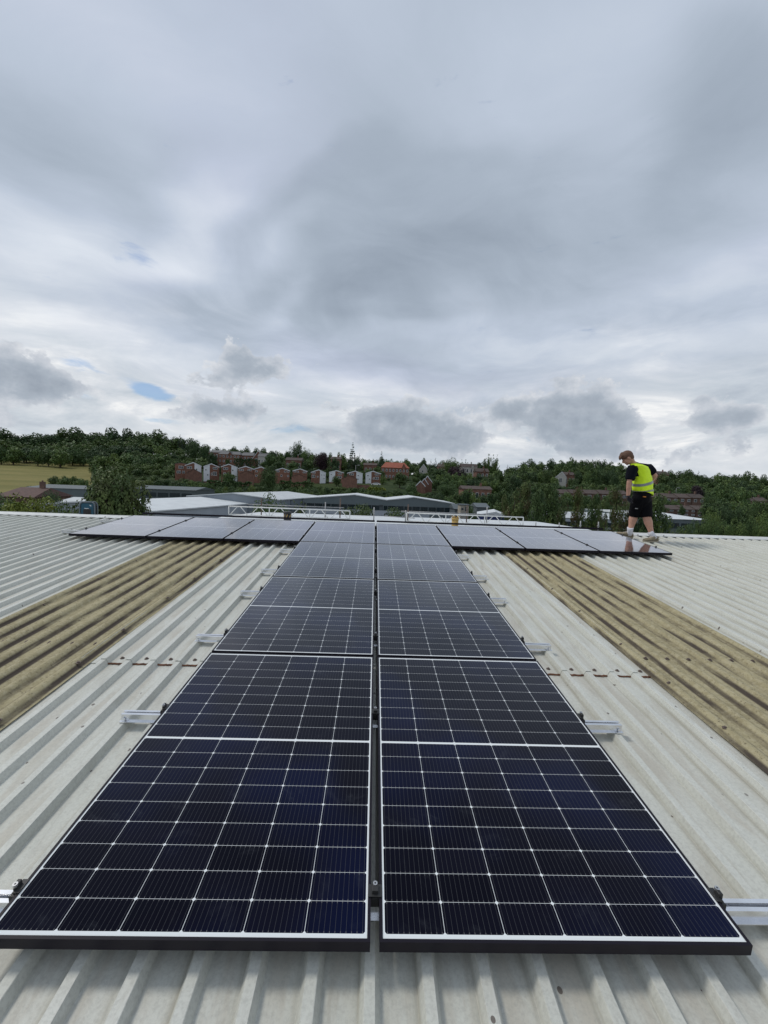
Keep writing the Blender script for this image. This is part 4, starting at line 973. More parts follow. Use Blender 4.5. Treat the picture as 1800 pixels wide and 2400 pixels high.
HS = [(195, 130, 385, 525, .5, (.58, 1), WR, 'first chevron house from the left, white right half'), (352, 125, 396, 520, .5, (0, .40), WL, 'second chevron house from the left, white left half'),
      (508, 132, 400, 515, .45, (.62, 1), WR, 'third chevron house from the left, white right half'), (650, 128, 418, 535, .5, None, [(.06,.28,.3,.1), (.62,.26,.25,.1)], 'all-brick chevron house above a brown gabled block, left of the centre'),
      (782, 120, 424, 530, .5, None, [(.1,.32,.16,.1), (.1,.6,.16,.1)], 'chevron house half hidden by the dark round tree'), (966, 124, 434, 545, .5, None, [(.1,.26,.2,.11), (.62,.26,.15,.11), (.84,.26,.12,.11), (.38,.55,.12,.13), (.84,.55,.12,.12)], 'all-brick chevron house right of the dark round tree'),
      (1118, 124, 440, 548, .5, None, [(.08,.24,.14,.1), (.28,.24,.14,.1), (.7,.27,.24,.1)], 'all-brick chevron house above a second brown block'), (1278, 126, 448, 600, .5, (.60, 1), [(.06,.2,.24,.07), (.06,.45,.22,.16), (.4,.42,.1,.07), (.66,.3,.1,.05), (.84,.3,.1,.05), (.84,.5,.1,.06)], 'tall chevron house with white right half and balcony doors'),
      (1433, 124, 455, 555, .5, (0, .42), WL, 'chevron house with white left half, left of the tall fir')]
for (X, W_, Y0, Y1, rf, wh, ws, l_) in HS: gable_house('terraced_house', l_, c2(X), W_/3.687, y2(Y0), y2(Y1), 205, rf, .16, white=wh, wins=ws, group=GH)
gable_house('terraced_house', 'chevron house with white right half, behind the largest brown block', c3(119), 36, y2(459), y2(575), 205, .5, .18, white=(.58, 1), wins=WR, group=GH)
gable_house('terraced_house', 'rightmost chevron house, white left half, above the parked white car', c3(277), 36, y2(460), y2(578), 205, .46, .18, white=(0, .38), wins=WL, group=GH)
GB = 'brown brick garage blocks below the chevron houses'
for X, W_, Y0, Y1, d, l_ in ((202, 122, 442, 545, 188, 'windowless brown brick block below the leftmost chevron house'), (658, 116, 455, 548, 190, 'windowless brown brick block beside the yellow-green bushes'), (1105, 118, 486, 550, 190, 'low windowless brick block right of the dark round tree'), (1548, 130, 497, 628, 178, 'largest windowless brick block, beside the low wall')):
    gable_house('brick_block', l_, c2(X), W_/3.687, y2(Y0), y2(Y1), d, .5, .22, brick=M_BRICK2, group=GB, bargeboard=False, cat='garage block', roof=M_TILE)
# low garden wall and car
p = at(c3(132), y2(575), 180); q = at(c3(245), y2(578), 180)
tag(MB().box(p.x, q.x, p.y, p.y+.35, min(ground(p.x, p.y), p.z)-3, p.z).build('garden_wall', M_BRICK2), 'low brick wall right of the largest brick block', 'wall')
def car(px, py, d, label, paint, rot=0, wdt=4.3):
    p = at(px, py, d); r = empty('parked_car', Matrix.Translation((p.x, p.y, max(p.z, ground(p.x, p.y)))) @ Matrix.Rotation(R(rot), 4, 'Z')); tag(r, label, 'car')
    sec = [(-2.15, .35), (-2.1, .75), (-1.3, .92), (-.7, 1.38), (.75, 1.42), (1.5, .98), (2.1, .85), (2.15, .35)]
    mb = MB(); n = len(sec); vs = [(x, -.85, z) for x, z in sec]+[(x, .85, z) for x, z in sec]
    mb.add(vs, [tuple(range(n)), tuple(range(2*n-1, n-1, -1))]+[(i, i+n, (i+1) % n+n, (i+1) % n) for i in range(n)]); mb.build('body', paint, r)
    mb = MB()
    for y in (-.86, .86): mb.add([(-1.15, y, .95), (1.25, y, .98), (.7, y, 1.33), (-.65, y, 1.3)], [(0,1,2,3)])
    mb.build('window', M_DGLASS, r)
    for x in (-1.35, 1.35):
        for y in (-.8, .8): mb = MB(); mb.tube([(x, y-.1, .32), (x, y+.1, .32)], .32, 14, smooth=False); mb.build('wheel', M_BLACKPLASTIC, r)
M_CARW = mat('car_white', (.7, .71, .72), .25, coat=.6)
car(c3(297), y2(582), 190, 'small white car parked in front of the rightmost chevron house', M_CARW)
def side_house(name, label, px0, px1, ytop, ye, yb, depth, wall=M_BRICK, roof=M_TILE, wins=3, rows=1, group=None, dp=8, hip=0.0, chimney=1, cat='house', rot=0, gables=()):
    """eaves face the valley"""
    a, b = at(px0, ye, depth), at(px1, ye, depth); zt = at((px0+px1)/2, ytop, depth).z; zE = (a.z+b.z)/2; zb = min(at((px0+px1)/2, yb, depth).z, ground((a.x+b.x)/2, a.y))
    base = zb-2.5; W = (b.x-a.x); r = empty(name, Matrix.Translation(((a.x+b.x)/2, a.y, base)) @ Matrix.Rotation(R(rot), 4, 'Z')); tag(r, label, cat, group)
    He, Ht = zE-base, zt-base; h = W/2
    mb = MB(); mb.box(-h, h, 0, dp, 0, He)
    if hip == 0: mb.add([(-h+.003, 0, He), (-h+.003, dp, He), (-h+.003, dp/2, Ht-.05), (h-.003, 0, He), (h-.003, dp, He), (h-.003, dp/2, Ht-.05)], [(0,1,2), (3,5,4)])
    mb.build('wall', wall, r)
    hx = hip*W/2; o = .35; mb = MB()
    vs = [(-h-o, -o, He-.08), (h+o, -o, He-.08), (h+o, dp+o, He-.08), (-h-o, dp+o, He-.08), (-h+hx-(o if hip == 0 else 0), dp/2, Ht), (h-hx+(o if hip == 0 else 0), dp/2, Ht)]
    mb.add(vs, [(0,1,5,4), (2,3,4,5), (3,0,4), (1,2,5), (3,2,1,0)]); rf = mb.build('roof', roof, r)
    for k in range(chimney):
        x = -h+W*(.22+.56*k/max(1, chimney-1)) if chimney > 1 else h*.4
        mb = MB(); mb.box(x-.35, x+.35, dp/2-.3, dp/2+.3, Ht-.6, Ht+1.1); mb.tube([(x, dp/2, Ht+1.1), (x, dp/2, Ht+1.35)], .14, 8); mb.build('chimney', wall, rf)
    hv = zE-zb
    for rw in range(rows):
        for i in range(wins):
            wd = W/wins*.45; x = -h+W*(i+.5)/wins-wd/2; window(r, x, He-(rw+1)*hv/rows+hv/rows*.32, wd, hv/rows*.42)
    for (f, fw) in gables:
        x = -h+W*f; gw = W*fw; zg = He+(Ht-He)*.75
        mb = MB(); mb.add([(x-gw/2, -.5, He-.6), (x+gw/2, -.5, He-.6), (x, -.5, zg), (x-gw/2, dp*.4, He-.1), (x+gw/2, dp*.4, He-.1), (x, dp*.4, zg)], [(0,1,2)]); mb.build('gable', wall, r)
        mb = MB(); mb.add([(x-gw/2-.2, -.7, He-.7), (x, -.7, zg+.1), (x, dp*.45, zg+.1), (x-gw/2-.2, dp*.45, He-.7), (x+gw/2+.2, -.7, He-.7), (x+gw/2+.2, dp*.45, He-.7)], [(0,1,2,3), (1,4,5,2)]); mb.build('gable_roof', roof, r)
    return r
# upper apartments and houses on the crest
side_house('apartment_block', 'long brick apartment block under grey roofs at the left of the crest', c2(330), c2(470), y2(272), y2(296), y2(350), 300, M_BRICK2, M_GTILE, 5, 2, dp=11, hip=.2, chimney=0, cat='apartment block')
side_house('apartment_block', 'brick apartment block with grey hipped roof, middle of the crest terrace', c2(412), c2(600), y2(283), y2(312), y2(388), 285, M_BRICK, M_GTILE, 6, 3, dp=11, hip=.25, chimney=0, cat='apartment block', gables=((.55, .22),))
side_house('apartment_block', 'brick apartment block at the right end of the crest terrace', c2(598), c2(715), y2(292), y2(322), y2(365), 288, M_BRICK, M_GTILE, 4, 2, dp=11, hip=.2, chimney=0, cat='apartment block')
gable_house('brick_house', 'brick house with a steep white-edged gable right of the apartments', c2(762), 27, y2(284), y2(362), 280, .45, .42, wins=[(.2,.55,.2,.15), (.6,.7,.2,.15)], roof=M_TILE, dp=9)
side_house('bungalow', 'white-gabled bungalow with grey roof beside the steep brick gable', c2(755), c2(828), y2(302), y2(330), y2(362), 276, M_RENDER, M_GTILE, 3, 1, dp=7, chimney=0)
side_house('bungalow', 'brown-roofed bungalow below the round skyline oak', c2(995), c2(1130), y2(338), y2(362), y2(380), 262, M_BRICK2, M_TILE, 4, 1, chimney=1)
side_house('brick_house', 'brown-roofed house left of the tall fir under the crest', c2(1385), c2(1470), y2(330), y2(352), y2(400), 258, M_BRICK2, M_TILE, 2, 1)
side_house('brick_house', 'pale house with brown roof between fir and orange-roofed building', c3(195), c3(306), y2(385), y2(404), y2(440), 262, M_BRICK2, M_TILE, 3, 1, chimney=1)
side_house('orange_roofed_building', 'large red-brick building with a bright orange tiled roof', c3(347), c3(586), y2(378), y2(428), y2(490), 240, M_BRICK, M_OTILE, 8, 2, dp=13, hip=.30, chimney=0, cat='building', gables=((.80, .16),))
gable_house('white_house', 'white house with grey roof right of the orange-roofed building', c3(712), 20, y2(400), y2(455), 268, .5, .4, brick=M_RENDER, roof=M_GTILE, wins=[(.3,.55,.2,.15)], dp=9)
side_house('brick_house', 'brown-roofed house behind the second copper beech', c3(840), c3(905), y2(395), y2(418), y2(455), 285, M_BRICK2, M_TILE, 2, 1)
side_house('brick_house', 'house with grey-brown roof and dormer right of the dark purple tree', c3(1040), c3(1175), y2(392), y2(420), y2(465), 262, M_RENDER, M_TILE, 4, 2, gables=((.7, .25),))
side_house('brick_house', 'brick house with brown roof, right-hand one of the two above the woods', c3(1170), c3(1275), y2(432), y2(462), y2(510), 240, M_BRICK2, M_TILE, 3, 2, gables=((.6, .3),))
for k, (X, W_, Y0, d) in enumerate(((745, 82, 502, 178), (718, 70, 524, 172), (685, 84, 545, 166))):
    gable_house('stepped_house', 'white-edged brick gable in the stepped trio, '+('the highest and rearmost', 'the middle one', 'the lowest and frontmost')[k], c3(X), W_/3.687, y2(Y0), y2(Y0+110), d, .5, .34, brick=M_BRICK2, roof=M_TILE, group='stepped trio of brick gables', dp=9)
side_house('bungalow', 'brown-roofed bungalow half hidden in trees right of the stepped gables', c3(1050), c3(1300), y2(586), y2(612), y2(640), 165, M_BRICK2, M_TILE, 5, 1, dp=8)
gable_house('white_house', 'small white house with grey roof in the woods left of the worker', 1316, 22, 1106, 1128, 262, .55, .3, brick=M_RENDER, roof=M_GTILE, wins=[(.3,.6,.3,.25)], dp=12)
side_house('brick_house', 'red-roofed house right of the small white house in the woods', 1324, 1348, 1106, 1113, 1124, 275, M_BRICK2, M_TILE, 3, 1, gables=((.3, .3),))
side_house('brick_house', 'reddish roof peeping over the trees just right of the worker', 1546, 1568, 1104, 1112, 1130, 300, M_BRICK, M_TILE, 2, 1)
# terraces on the right
def c4(X): return 1200+X/2.765
def y4(Y): return 980+Y/2.765
ORD = ['first', 'second', 'third', 'fourth', 'fifth', 'sixth', 'seventh', 'eighth']
def terrace(xs, yt, ye, yb, d, gname, lab):
    for i in range(len(xs)-1):
        side_house('terraced_house', lab % ORD[i], c4(xs[i]), c4(xs[i+1])-.2, y4(yt+i*1.5), y4(ye+i*1.5), y4(yb+i*1.5), d-i*.4, M_BRICK, M_TILE, 2, 2, group=gname, dp=8, chimney=1 if i % 2 else 0)
M_BRICK = mat('terrace_brick', (.155, .090, .068), .85, vary=.35, vscale=1.0, objrand=.15)
terrace([905, 995, 1085, 1170, 1252], 487, 512, 566, 190, 'upper brown-roofed terrace right of the worker', 'house in the upper terrace right of the worker, %s from the left')
terrace([1010, 1110, 1198, 1282], 566, 590, 636, 162, 'lower brown-roofed terrace right of the worker', 'house in the lower terrace right of the worker, %s from the left')
terrace([290, 385, 480, 575, 665, 752], 462, 486, 560, 195, 'brown-roofed terrace left of the worker behind the trees', 'house in the half-hidden terrace left of the worker, %s from the left')
terrace([1515, 1590, 1665], 512, 536, 560, 210, 'brown-roofed terrace at the right edge', 'house in the terrace at the right edge of the photo, %s from the left')
side_house('brown_roofed_house', 'reddish-brown roofed house behind the yellow-green bush at the left edge', -8, 78, 1143, 1163, 1185, 74, M_BRICK, mat('red_tiles', (.10, .05, .04), .8, vary=.3, vscale=2), 3, 1, dp=9, hip=.15)
# ------------------------------------------------------------------ street lamps
def lamp(px, ytop, yb, d, label):
    a, b = at(px, ytop, d), at(px, yb, d); zb = min(b.z, ground(b.x, b.y)); r = empty('street_lamp', Matrix.Translation((a.x, a.y, zb))); tag(r, label, 'street lamp', 'street lamps among the hillside houses')
    h = a.z-zb; MB().tube([(0,0,0), (0,0,h*.5), (0,0,h)], [.12, .09, .07], 8).build('pole', M_GALV, r); MB().tube([(0,0,h), (.4,0,h+.15), (1.3,0,h+.2)], .06, 6).build('arm', M_GALV, r)
    MB().box(1.0, 1.9, -.16, .16, h+.15, h+.33, bev=.03).build('lamp_head', M_WFRAME, r)
lamp(834, 1091, 1115, 215, 'street lamp by the tall fir')
lamp(1585, 1144, 1165, 230, 'street lamp above the upper terrace right of the worker')
# ------------------------------------------------------------------ vegetation
def leaf_mat(name, c1, c2, rnd=.25, red=None):
    m = bpy.data.materials.new(name); m.use_nodes = True; n = NT(m.node_tree); b = m.node_tree.nodes['Principled BSDF']
    tcd = n.new('ShaderNodeTexCoord').outputs['Object']; oi = n.new('ShaderNodeObjectInfo').outputs['Random']
    off = n.new('ShaderNodeVectorMath', operation='ADD'); n.put(off.inputs[0], tcd); n.put(off.inputs[1], n.xyz(oi, n.m('MULTIPLY', oi, 7.3), 0.0))
    g = n.new('ShaderNodeNewGeometry').outputs['Random Per Island']
    c = n.mix(n.ss(n.noise(off.outputs[0], 5.0, 4, .6), .35, .65), (*c1, 1), (*c2, 1))
    c = n.mix(1.0, c, n.ramp(g, [(0, (.86, .86, .86)), (1, (1.14, 1.14, 1.12))]), 'MULTIPLY')
    if red: c = n.mix(n.ss(n.noise(off.outputs[0], 3.5, 4, .6), .48, .62, 0, .8), c, (*red, 1))
    hue = n.ramp(oi, [(0, (1-rnd, 1-rnd*.8, 1-rnd*.4)), (.5, (1, 1, 1)), (1, (1+rnd*.9, 1+rnd*.55, 1-rnd*.2))])
    c = n.mix(1.0, c, hue, 'MULTIPLY')
    n.put(b.inputs['Base Color'], c); b.inputs['Roughness'].default_value = .6; b.inputs['Specular IOR Level'].default_value = .25
    return m
L_DARK = leaf_mat('leaf_dark', (0.034, 0.068, 0.024), (0.073, 0.115, 0.039)); L_MID = leaf_mat('leaf_mid', (0.055, 0.104, 0.032), (0.110, 0.165, 0.049)); L_LIGHT = leaf_mat('leaf_light', (.085, .125, .028), (.13, .17, .04), .15)
L_LIGHT2 = leaf_mat('leaf_pale', (.065, .105, .035), (.11, .15, .05), .1); L_COPPER = leaf_mat('leaf_copper', (0.024, 0.015, 0.021), (0.046, 0.024, 0.032), .1); L_FIR = leaf_mat('leaf_fir', (0.024, 0.049, 0.029), (0.049, 0.079, 0.041), .15)
L_REDDISH = leaf_mat('leaf_reddish', (0.059, 0.098, 0.029), (0.100, 0.128, 0.041), .15, red=(.085, .052, .028)); L_OLIVE = leaf_mat('leaf_olive', (0.055, 0.091, 0.027), (0.104, 0.140, 0.041), .1, red=(.075, .085, .030)); L_YELLOW = leaf_mat('leaf_yellow', (.13, .17, .025), (.19, .22, .04), .1)
M_BARK = mat('bark', (.055, .042, .03), .9, vary=.4, vscale=4)
def leaf_cloud(cent, rad, nleaf, s, rng, squash=(1,1,1), shell=.75):
    """cent (k,3), rad (k,) lobes -> quads scattered through each lobe's outer shell"""
    k = len(cent); wts = rad**2; wts = wts/wts.sum(); idx = rng.choice(k, nleaf, p=wts)
    d = rng.normal(size=(nleaf, 3)); d /= np.linalg.norm(d, axis=1)[:, None]
    rr = rad[idx]*(shell+(1.08-shell)*rng.rand(nleaf))
    c = cent[idx]+d*rr[:, None]*np.array(squash)
    nrm = d+rng.normal(scale=.38, size=(nleaf, 3)); nrm /= np.linalg.norm(nrm, axis=1)[:, None]
    t = np.cross(nrm, rng.normal(size=(nleaf, 3))); t /= np.linalg.norm(t, axis=1)[:, None]; b = np.cross(nrm, t)
    sz = s*(.6+.8*rng.rand(nleaf))[:, None]
    v = np.stack([c-t*sz-b*sz*.6, c+t*sz-b*sz*.6, c+t*sz+b*sz*.6, c-t*sz+b*sz*.6], axis=1).reshape(-1, 3)
    return v
def cloud_mesh(name, v, material):
    me = bpy.data.meshes.new(name); n = len(v)//4
    me.from_pydata(v.tolist(), [], np.arange(4*n).reshape(n, 4).tolist()); me.materials.append(material); me.update(); return me
def trunk_mesh(name, limbs, hgt=.75, r0=.035, seed=0):
    rn = random.Random(seed); mb = MB(); mb.tube([(0,0,-.15), (0,0,.1), (rn.uniform(-.02,.02), rn.uniform(-.02,.02), hgt*.6), (0,0,hgt)], [r0*1.2, r0, r0*.7, r0*.25], 8)
    for i in range(limbs):
        z = hgt*rn.uniform(.25, .75); a = rn.uniform(0, 6.28); l = rn.uniform(.2, .38)
        mb.tube([(0,0,z), (l*.5*math.cos(a), l*.5*math.sin(a), z+l*.35), (l*math.cos(a), l*math.sin(a), z+l*.9)], [r0*.5, r0*.3, r0*.1], 6)
    return mb.mesh(name, M_BARK)
PROTO = {}
def proto(key, kind, material, nleaf, s, seed, nl=26):
    rng = np.random.RandomState(seed)
    if kind == 'broad':
        d = rng.normal(size=(nl, 3)); d /= np.linalg.norm(d, axis=1)[:, None]; q = rng.rand(nl)**.45
        cent = np.array([0, 0, .50])+d*q[:, None]*np.array([.37, .37, .37]); rad = rng.uniform(.10, .19, nl)
        cent = np.vstack([cent, [[0, 0, .5], [.08, 0, .36], [-.08, .05, .62]]]); rad = np.append(rad, [.27, .25, .22])
        v = leaf_cloud(cent, rad, nleaf, s, rng)
    elif kind == 'fir':
        cs, rs = [], []
        for i in range(15):
            z = .10+.86*i/14; w_ = .44*(1-(i/14.3)**1.05)+.02
            for j in range(6 if i < 11 else 3):
                a = rng.rand()*6.28; cs.append((w_*math.cos(a)*rng.uniform(.45, .95), w_*math.sin(a)*rng.uniform(.45, .95), z-.03*w_)); rs.append(max(.02, .16*w_+.02))
        v = leaf_cloud(np.array(cs), np.array(rs), nleaf, s, rng, (1.35, 1.35, .45), .3)
    elif kind == 'column':
        cs, rs = [], []
        for i in range(nl):
            z = rng.uniform(.04, .93); w_ = .40*math.sin(math.pi*min(1, (z*.78+.22)))**.7; a = rng.rand()*6.28
            cs.append((w_*math.cos(a)*rng.uniform(.2, .8), w_*math.sin(a)*rng.uniform(.2, .8), z)); rs.append(rng.uniform(.07, .15))
        v = leaf_cloud(np.array(cs), np.array(rs), nleaf, s, rng, (1, 1, .85))
    elif kind == 'bush':
        d = rng.normal(size=(nl, 3)); d /= np.linalg.norm(d, axis=1)[:, None]; d[:, 2] = np.abs(d[:, 2])
        cent = np.array([0, 0, .18])+d*(rng.rand(nl)**.5)[:, None]*np.array([.36, .36, .58]); rad = rng.uniform(.12, .22, nl)
        v = leaf_cloud(cent, rad, nleaf, s, rng)
    elif kind == 'loose':
        cs, rs = [], []
        for i in range(nl):
            a = rng.rand()*6.28; e = rng.uniform(.15, 1.0); l = rng.uniform(.3, .52)
            for t in np.linspace(.35, 1, 5): cs.append((l*t*math.cos(a)*(1.25-e*.75), l*t*math.sin(a)*(1.25-e*.75), .22+e*.78*t)); rs.append(.085*(1.35-t*.75))
        v = leaf_cloud(np.array(cs), np.array(rs), nleaf, s, rng, shell=.15)
    PROTO[key] = (cloud_mesh('crown', v, material), trunk_mesh('trunk', 7 if kind in ('broad', 'loose') else 0, .8, .03, seed))
for i in range(4):
    proto('dark%d' % i, 'broad', L_DARK, 2600, .024, 20+i); proto('mid%d' % i, 'broad', L_MID, 2600, .024, 30+i)
proto('light0', 'broad', L_LIGHT, 1500, .022, 41); proto('copper', 'broad', L_COPPER, 3500, .016, 42, 34); proto('fir', 'fir', L_FIR, 2600, .016, 43)
proto('oak', 'broad', L_DARK, 4200, .014, 44, 34)
for i in range(2): proto('bush%d' % i, 'bush', L_MID, 1300, .026, 50+i)
proto('bushd', 'bush', L_DARK, 1400, .026, 53); proto('bushl', 'bush', L_LIGHT, 1400, .026, 54)
proto('neartree', 'broad', L_OLIVE, 24000, .0105, 60, 60); proto('nearmid', 'loose', L_MID, 9000, .013, 61, 36); proto('nearyellow', 'broad', L_YELLOW, 11000, .0125, 62, 44); proto('nearspray', 'loose', L_REDDISH, 9000, .013, 71, 30)
for i in range(3): proto('conifer%d' % i, 'column', L_REDDISH if i else L_DARK, 6500, .0125, 63+i, 44)
proto('nearbush', 'broad', L_MID, 8500, .013, 67, 44); proto('nearlight', 'loose', L_LIGHT, 3500, .015, 68, 26); proto('nearlbroad', 'broad', L_LIGHT2, 6000, .014, 73, 36); proto('neardark', 'broad', L_DARK, 7000, .0125, 69, 36); proto('nearbroad', 'broad', L_MID, 7500, .012, 70, 38)
TREE_N = [0]
def tree_at(px, ytop, depth, key, wpx, label, name='tree', cat='tree', group=None, hmin=1.5, hmax=22, rng=random):
    p = at(px, ytop, depth); g_ = ground(p.x, p.y); h = p.z-g_
    if h < hmin: return None
    h = min(h*1.04, hmax); wd = min(wpx/F*depth, 1.35*h)
    o = empty(name, Matrix.Translation((p.x, p.y, g_)) @ Matrix.Rotation(rng.uniform(0, 6.28), 4, 'Z') @ Matrix.Diagonal((wd, wd, h, 1))); tag(o, label, cat, group)
    for me, nm in zip(PROTO[key], ('crown', 'trunk')):
        c = bpy.data.objects.new(nm, me); col.objects.link(c); c.parent = o
    TREE_N[0] += 1
    return o
WOOD = {}; COUNT = {}
_T = {2: 'twenty', 3: 'thirty', 4: 'forty', 5: 'fifty'}
_O = ['first','second','third','fourth','fifth','sixth','seventh','eighth','ninth','tenth','eleventh','twelfth','thirteenth','fourteenth','fifteenth','sixteenth','seventeenth','eighteenth','nineteenth']
def ordinal(n):
    if n < 20: return _O[n-1]
    t, u = divmod(n, 10)
    return (_T[t][:-1]+'ieth') if u == 0 else _T[t]+'-'+_O[u-1]
def interp(prof, x):
    xs, ys = zip(*prof); return float(np.interp(x, xs, ys))
def fill(px0, px1, prof, depth, wr, label, keys, group, dy=0, jit=4, hmax=20, overlap=.62, name='tree', cat='tree', hmin=1.5, stuff=None):
    x = px0
    while x < px1:
        w_ = random.uniform(*wr); x += w_*overlap/2
        if stuff:
            p = at(x, interp(prof, x)+dy+random.uniform(-jit, jit), depth*random.uniform(.965, 1.035)); g_ = ground(p.x, p.y); h = min(p.z-g_, hmax); wd = min(w_/F*depth, 1.4*h)
            if h > hmin: WOOD.setdefault(stuff, []).append((p.x, p.y, g_, wd, h, random.uniform(0, 6.28)))
        else:
            t_ = tree_at(x, interp(prof, x)+dy+random.uniform(-jit, jit), depth*random.uniform(.965, 1.035), random.choice(keys), w_, label, name, cat, group, hmax=hmax, hmin=hmin)
            if t_ is not None: COUNT[label] = COUNT.get(label, 0)+1; t_['label'] = label+', '+ordinal(COUNT[label])+' from the left'
        x += w_*overlap/2
DK = ['dark0', 'dark1', 'dark2', 'dark3']; MD = ['mid0', 'mid1', 'mid2', 'mid3']; MX = DK+MD
# --- wood on the left hill
SKY1 = [(-80, 1000), (0, 1003), (60, 1007), (95, 1014), (120, 1006), (190, 1001), (300, 998), (385, 1004), (405, 1016), (440, 1022), (480, 1042)]
G1 = 'trees of the dark wood above the dry meadow'
fill(-90, 475, SKY1, 410, (44, 70), 'skyline tree of the wood above the meadow', DK, G1, 4, 3, 26)
fill(-90, 470, SKY1, 375, (44, 66), 'dark tree in the upper wood below its skyline', DK+['mid0'], G1, 22, 5, 26, stuff='wood')
fill(40, 455, SKY1, 340, (42, 60), 'dark green tree in the middle of the wood', MX, G1, 42, 6, 22)
fill(-90, 430, [(-90, 1045), (50, 1045), (120, 1050), (440, 1062)], 322, (36, 52), 'tree at the meadow edge of the wood', MX, G1, 2, 6, 18)
fill(225, 430, [(225, 1085), (430, 1078)], 258, (40, 60), 'x', MX, None, 0, 5, stuff='wood')
fill(235, 425, [(235, 1112), (425, 1108)], 212, (34, 50), 'x', MX, None, 0, 5, stuff='wood'); fill(380, 425, [(380, 1120), (425, 1124)], 190, (26, 38), 'x', MX, None, 0, 4, stuff='wood')
fill(905, 1200, [(905, 1102), (1200, 1100)], 262, (28, 44), 'x', MX, None, 0, 5, 12, stuff='wood'); fill(900, 1010, [(900, 1128), (1010, 1128)], 205, (24, 36), 'x', MX, None, 0, 4, 9, stuff='wood')
fill(905, 1200, [(905, 1090), (1050, 1086), (1200, 1092)], 300, (28, 44), 'x', MX, None, 0, 5, 12, stuff='wood'); fill(1140, 1300, [(1140, 1128), (1300, 1134)], 205, (28, 40), 'x', MX, None, 0, 4, 11, stuff='wood')
fill(1160, 1420, [(1160, 1150), (1420, 1166)], 160, (28, 40), 'x', MX, None, 0, 4, 9, stuff='wood')
fill(330, 485, [(330, 1062), (485, 1070)], 305, (36, 52), 'x', MX, None, 0, 5, stuff='wood'); fill(330, 480, [(330, 1084), (480, 1082)], 272, (34, 48), 'x', MX, None, 0, 5, stuff='wood'); fill(330, 415, [(330, 1098), (415, 1098)], 238, (34, 48), 'x', MX, None, 0, 5, stuff='wood')
fill(900, 1000, [(900, 1118), (1000, 1116)], 225, (24, 36), 'x', MX, None, 0, 4, 9, stuff='wood'); fill(600, 905, [(600, 1148), (905, 1150)], 150, (22, 32), 'x', MX, None, 0, 3, 8, stuff='wood'); fill(700, 860, [(700, 1136), (860, 1142)], 168, (20, 28), 'x', MX, None, 0, 3, 6, stuff='wood')
G1b = 'mid green trees in front of the wood, right of the meadow'
fill(215, 420, [(200, 1075), (260, 1060), (330, 1062), (430, 1075)], 280, (42, 64), 'mid green tree below the wood, right of meadow', MD, G1b, 0, 5)
fill(230, 425, [(200, 1100), (430, 1092)], 235, (38, 56), 'tree on the lower slope between meadow and chevron houses', MX, G1b, 0, 5, stuff='wood')
fill(300, 460, [(300, 1125), (430, 1122), (460, 1128)], 180, (24, 36), 'small tree above the slate shed', MX+['light0'], 'small trees above the slate shed', 0, 3)
fill(118, 200, [(110, 1118), (160, 1110), (200, 1120)], 190, (30, 44), 'round bushy tree at the foot of the meadow', ['dark1', 'mid2'], 'trees at the foot of the meadow', 0, 3)
tree_at(174, 1126, 150, 'light0', 36, 'yellow-green tree at the foot of the meadow beside the grey shed')
tree_at(70, 1136, 185, 'bushd', 22, 'small dark bush at the lower edge of the dry meadow', 'bush', 'bush')
tree_at(422, 1006, 392, 'fir', 26, 'dark fir rising at the right end of the hilltop wood', 'fir_tree')
tree_at(455, 1028, 330, 'oak', 40, 'dark tree at the end of the wood, next to the crest apartments')
tree_at(478, 1040, 320, 'dark2', 34, 'round dark tree touching the left end of the crest apartments')
# --- crest
SKY2 = [(470, 1052), (540, 1046), (590, 1049), (640, 1050), (660, 1052), (720, 1056), (790, 1062), (820, 1066), (860, 1070), (895, 1066), (930, 1078), (950, 1074), (980, 1078), (1010, 1084)]
G2 = 'trees along the crest of the hill behind the houses'
fill(500, 1000, SKY2, 345, (20, 34), 'dark tree on the crest of the hill', MX, G2, 2, 4)
fill(600, 1000, SKY2, 315, (20, 34), 'green tree just below the crest', MX, G2, 12, 4, stuff='wood')
fill(612, 900, [(600, 1078), (720, 1078), (900, 1088)], 272, (22, 36), 'green tree among the upper gardens', MD+['dark1'], 'trees in the upper gardens', 0, 5, 14)
fill(480, 890, [(480, 1094), (620, 1093), (900, 1100)], 240, (18, 30), 'bushy tree just behind the chevron houses', MX, 'bushy trees behind the chevron houses', 0, 4, 12)
fill(600, 880, [(600, 1100), (880, 1108)], 222, (14, 24), 'shrub behind the chevron houses', ['bush0', 'bush1', 'bushd'], 'shrubs behind the chevron houses', 0, 3, 8, name='shrub', cat='shrub')
tree_at(547, 1044, 325, 'dark0', 22, 'dark tree above the middle apartment block'); tree_at(578, 1047, 325, 'dark3', 24, 'bushy dark tree above the right apartment block')
tree_at(534, 1071, 278, 'dark2', 13, 'narrow dark tree standing in front of the middle apartment block')
tree_at(497, 1062, 280, 'dark1', 30, 'dark tree between the two left apartment blocks')
tree_at(697, 1028, 300, 'oak', 38, 'tall round dark oak standing out on the skyline')
tree_at(718, 1048, 285, 'nearbroad', 28, 'green tree between the round oak and the copper beech')
tree_at(754, 1052, 262, 'copper', 46, 'large dark purple copper beech left of the tall fir')
tree_at(827, 1038, 262, 'fir', 34, 'tall spiky fir standing above the chevron houses', 'fir_tree')
tree_at(843, 1064, 258, 'fir', 18, 'smaller dark fir right of the tall spiky fir', 'fir_tree')
tree_at(895, 1058, 300, 'fir', 24, 'pointed conifer behind the left end of the orange roof', 'fir_tree')
tree_at(800, 1056, 268, 'mid1', 30, 'mid green tree between the copper beech and the tall fir')
tree_at(632, 1060, 262, 'mid3', 34, 'rounded green tree right of the white-gabled bungalow')
tree_at(629, 1086, 160, 'neardark', 54, 'big dark round tree in front of the chevron row')
